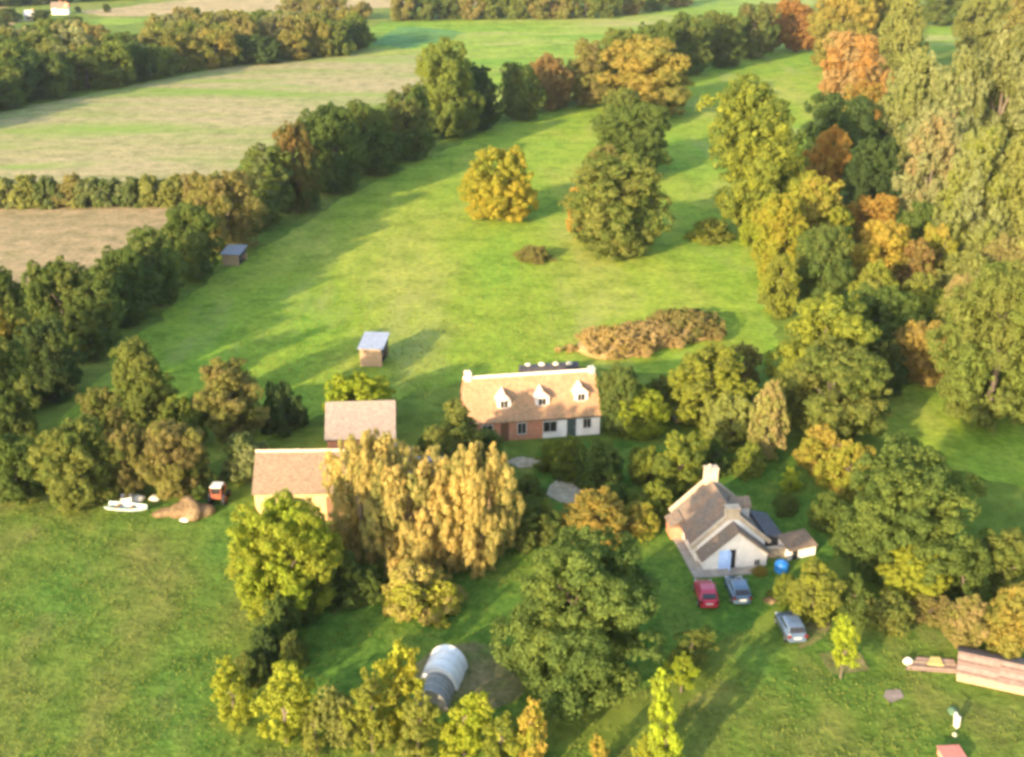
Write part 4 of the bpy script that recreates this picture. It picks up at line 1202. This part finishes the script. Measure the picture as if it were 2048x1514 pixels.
# sheets seen between the trees
def tarp(px, py, w, d, z, label, mat, rz=0.0):
    r = empty('tarpaulin', P(px, py), rz, label, 'tarpaulin')
    b = MB()
    n = 6
    g = random.Random(int(px))
    pts_ = [[(w * (i / n - .5), d * (j / n - .5), z * (1 - ((i / n - .5) * 1.6) ** 2) + g.uniform(-.05, .05)) for i in range(n + 1)] for j in range(n + 1)]
    for j in range(n):
        for i in range(n): b.quad(pts_[j][i], pts_[j][i + 1], pts_[j + 1][i + 1], pts_[j + 1][i])
    b.build('cover', mat, r, smooth=True)
    MB().box(-w * .38, -d * .40, 0.0, w * .38, d * .40, z * 0.55).build('stack', WOOD, r)
    return r


tarp(1358, 842, 1.5, 1.2, 1.7, 'small white tarpaulin among the trees right of the cottage', SACK, 0.3)
blob('pale_bucket', P(1420, 886), 0.22, 0.22, 0.4, plain('pale_blue_plastic', (0.45, 0.6, 0.62), 0.4), 'tiny pale blue bucket on the shaded lawn', 'bucket', 3)

# --- scrap and heap left of the long barn
MINT = plain('pale_mint_paint', (0.36, 0.43, 0.38), 0.5, 0.1)
bo = empty('dinghy', P(255, 1020), R(-10), 'pale mint dinghy lying in the grass', 'boat')
st = []
for a, w, k in ((0, .9, .05), (.1, 1.0, 0), (.35, 1.06, 0), (.65, .95, .02), (.88, .6, .1), (1, .08, .22)):
    x = (a - .5) * 3.8
    st.append([(x, -w * .6, .42 + k), (x, -w * .45, .12 + k), (x, 0, .03 + k), (x, w * .45, .12 + k), (x, w * .6, .42 + k), (x, w * .48, .40 + k), (x, w * .36, .2 + k), (x, 0, .12 + k), (x, -w * .36, .2 + k), (x, -w * .48, .40 + k)])
MB().loft(st).build('hull', MINT, bo)
MB().box(-1.0, -.5, .32, -.7, .5, .36).build('thwart', WOOD, bo)
MB().box(.3, -.48, .32, .6, .48, .36).build('thwart', WOOD, bo)
blob('white_sheet', P(270, 1001), 0.95, 0.7, 0.45, SACK, 'cream sheet bundled behind the dinghy', 'sheet', 11)
blob('white_sheet', P(310, 999), 0.5, 0.4, 0.35, SACK, 'small cream sheet right of the bundled sheet', 'sheet', 12)
cr = empty('grey_crate', P(254, 1008), 0.3, 'pale grey crate beside the dinghy', 'crate')
for k in range(4):
    MB().box(-.45, -.45, .05 + .2 * k, .45, -.41, .2 + .2 * k).build('slat', FRAME, cr)
    MB().box(-.45, .41, .05 + .2 * k, .45, .45, .2 + .2 * k).build('slat', FRAME, cr)
MB().box(-.45, -.405, 0, -.41, .405, .8).build('side', FRAME, cr); MB().box(.41, -.405, 0, .45, .405, .8).build('side', FRAME, cr)
blob('earth_heap', P(380, 1027), 1.75, 1.3, 1.0, SOIL, 'brown earth heap beside the red tractor', 'earth heap', 15, wob=0.2, sub=4)
blob('earth_heap', P(335, 1028), 1.1, 0.9, 0.6, SOIL, 'lower earth heap left of the main heap', 'earth heap', 16, wob=0.2)
blob('sack', P(372, 1042), 0.48, 0.22, 0.24, SACK, 'white sack in front of the earth heap', 'sack', 17)

tr = empty('tractor', P(434, 1012), R(-4), 'small red tractor with a white cab roof beside the earth heap', 'tractor')
tr.scale = (0.85, 0.85, 0.85)
RED = paint('faded_red_paint', (0.26, 0.075, 0.04))
MB().box(-.55, 0, .75, .55, 1.2, 1.35).build('rear_body', RED, tr, bevel=.05)
MB().box(-.35, 1.2, .65, .35, 2.6, 1.25).build('bonnet', RED, tr, bevel=.06)
MB().box(-.6, -.05, 2.05, .6, 1.25, 2.17).build('cab_roof', FRAME, tr, bevel=.04)
for x in (-.52, .52):
    for y in (.03, 1.15): MB().box(x - .04, y - .04, 1.35, x + .04, y + .04, 2.05).build('cab_post', RED, tr)
    MB().box(x - .01, .08, 1.38, x + .01, 1.1, 2.03).build('cab_window', GLASS, tr)
MB().box(-.46, .02, 1.38, .46, .04, 2.03).build('cab_window', GLASS, tr)
for s in (-1, 1):
    w = MB().tube([(s * .56, .45, .62), (s * .88, .45, .62)], .62, 18).build('rear_wheel', TYRE, tr)
    MB().tube([(s * .882, .45, .62), (s * .90, .45, .62)], .34, 14).build('rim', RED, w)
    w = MB().tube([(s * .5, 2.2, .36), (s * .72, 2.2, .36)], .36, 16).build('front_wheel', TYRE, tr)
    MB().tube([(s * .722, 2.2, .36), (s * .74, 2.2, .36)], .2, 12).build('rim', RED, w)
MB().tube([(.2, 2.0, 1.25), (.2, 2.0, 1.9)], .035, 6).build('exhaust', DARKW, tr)

# --- things in the lower right corner
blob('white_sack', P(1912, 1452), 0.17, 0.3, 0.78, SACK, 'upright white sack in the grass at the lower right', 'sack', 30, wob=0.3)
blob('pale_sack', P(1909, 1472), 0.16, 0.2, 0.22, plain('pale_sacking', (0.38, 0.36, 0.22), 0.8), 'small pale sack in front of the upright white sack', 'sack', 31)
blob('green_bag', P(1907, 1425), 0.34, 0.55, 0.2, plain('pale_green_plastic', (0.10, 0.17, 0.09), 0.5, 0.3), 'pale green bag behind the upright white sack', 'bag', 32)
bx_ = empty('planter', P(1902, 1520), R(4), 'salmon red brick planter box at the bottom edge', 'planter')
for k in range(4):
    for j in range(3):
        MB().box(-.64 + j * .43, -.6, .004 + k * .13, -.225 + j * .43, -.46, .124 + k * .13).build('brick', plain('salmon_brick', (0.55, 0.20, 0.14), 0.9) if (k + j) == 0 else bpy.data.materials['salmon_brick'], bx_)
        MB().box(-.64 + j * .43, .46, .004 + k * .13, -.225 + j * .43, .6, .124 + k * .13).build('brick', bpy.data.materials['salmon_brick'], bx_)
for s in (-1, 1):
    MB().box(s * .57 - .07, -.458, 0, s * .57 + .07, .458, .52).build('end_wall', bpy.data.materials['salmon_brick'], bx_)
MB().box(-.72, -.68, .525, .72, .68, .58).build('coping', plain('salmon_coping', (0.42, 0.15, 0.115), 0.9), bx_)

# --- far farmhouses in the top left
def far_house(px, py, w, d, e, r_, label, roofm):
    a = P(px, py)
    h = empty('farmhouse', a, 0.15, label, 'house')
    MB().prism(gable_walls(w, d, e, r_), 'x', 0, w).build('wall', WHITE, h)
    for fr in (True, False): MB().prism(slab(d, e, r_, 0.4, 0.25, fr), 'x', -.3, w + .3).build('roof', roofm, h)
    for x in (.25, .75):
        MB().box(w * x - .4, -.06, 0.9, w * x + .4, .02, 1.8).build('window', GLASS, h)
    MB().box(w * .7, d / 2 - .3, r_ - .4, w * .7 + .6, d / 2 + .3, r_ + .9).build('chimney', BRICK, h)


far_house(104, 29, 5, 5, 3, 5, 'far white farmhouse with dark roof beyond the wood', ROOF_THATCH)
far_house(116, 29, 4.5, 5, 2.6, 4.6, 'far house with red roof beside the far white farmhouse', BRICK)
far_house(50, 42, 4.5, 4, 2.4, 4, 'far small white house at the edge of the pale strip', FRAME)


# ------------------------------------------------------------------ rough grass and weeds nobody could count
def tufts(name, xy, hgt, wid, col, tint, amt, label, seed):
    g = np.random.default_rng(seed)
    n = len(xy)
    a = g.uniform(0, 6.283, n)
    h = g.uniform(0.5, 1.2, n)[:, None] * hgt
    up = np.stack([g.normal(0, .45, n), g.normal(0, .45, n), np.ones(n)], 1) * h
    side = np.stack([np.cos(a), np.sin(a), np.zeros(n)], 1) * wid * g.uniform(.6, 1.4, (n, 1))
    c = np.concatenate([xy, np.zeros((n, 1))], 1) + up * .5
    c[:, 2] = np.maximum(c[:, 2], 0.04) + 0.02
    o = link(name, quads_mesh(name, c, up * .5, side, g.uniform(0, 1, n), LEAF))
    o.color = (*C_[col], 1)
    o['tint'] = [float(v) for v in C_[tint]]
    o['tint_amount'] = amt
    return tag(o, label, 'grass', None, 'stuff')


g = np.random.default_rng(5)


def keep_clear(q):
    bad = np.zeros(len(q), bool)
    for x0, y0, x1, y1 in ((11.5, 75.5, 26, 89), (13, 70, 19.5, 77), (18, 66.5, 22.5, 73), (-8, 59, 2, 69), (29, 61, 40, 70), (-23.5, 83, -6, 92), (-31, 80, -21, 90)):
        bad |= (q[:, 0] > x0) & (q[:, 0] < x1) & (q[:, 1] > y0) & (q[:, 1] < y1)
    return q[~bad]


q = np.stack([g.uniform(-44, 44, 46000), 53 + 40 * g.uniform(0, 1, 46000) ** 1.3], 1)
clump = np.sin(q[:, 0] * .9 + 2 * np.sin(q[:, 1] * .5)) + np.sin(q[:, 1] * 1.1 + 1.7 * np.sin(q[:, 0] * .37)) + g.normal(0, .8, len(q))
q = keep_clear(q[clump > -0.2])
tufts('rough_grass', q, 0.16, 0.07, 'mid', 'olive', .5, 'tussocky rough grass around the farm', 1)
cl = [(P(x, y), r) for x, y, r in ((960, 560, 9), (1000, 640, 9), (920, 690, 7), (700, 620, 8), (560, 750, 4), (640, 720, 6), (780, 600, 8), (860, 440, 8), (800, 430, 7), (1080, 590, 7), (880, 380, 8), (1050, 690, 5), (830, 760, 4), (620, 560, 7))]
ps = [np.stack([g.normal(c.x, r, 900), g.normal(c.y, r * 1.6, 900)], 1) for c, r in cl]
tufts('meadow_weeds', np.concatenate(ps), 0.16, 0.10, 'lime', 'pear', .55, 'rough tan weeds scattered over the meadow', 2)

# ------------------------------------------------------------------ the evening air
hz = MB().box(-2600, -400, -1.0, 2600, 4600, 62.0).build('haze', None)
tag(hz, 'thin pale evening haze over the fields', None, None, 'stuff')
m = bpy.data.materials.new('haze_air')
m.use_nodes = True
m.node_tree.nodes.clear()
pv = m.node_tree.nodes.new('ShaderNodeVolumePrincipled')
pv.inputs['Color'].default_value = (0.80, 0.87, 0.95, 1)
pv.inputs['Density'].default_value = 0.00006
pv.inputs['Anisotropy'].default_value = 0.2
mo = m.node_tree.nodes.new('ShaderNodeOutputMaterial')
m.node_tree.links.new(pv.outputs[0], mo.inputs['Volume'])
hz.data.materials.append(m)
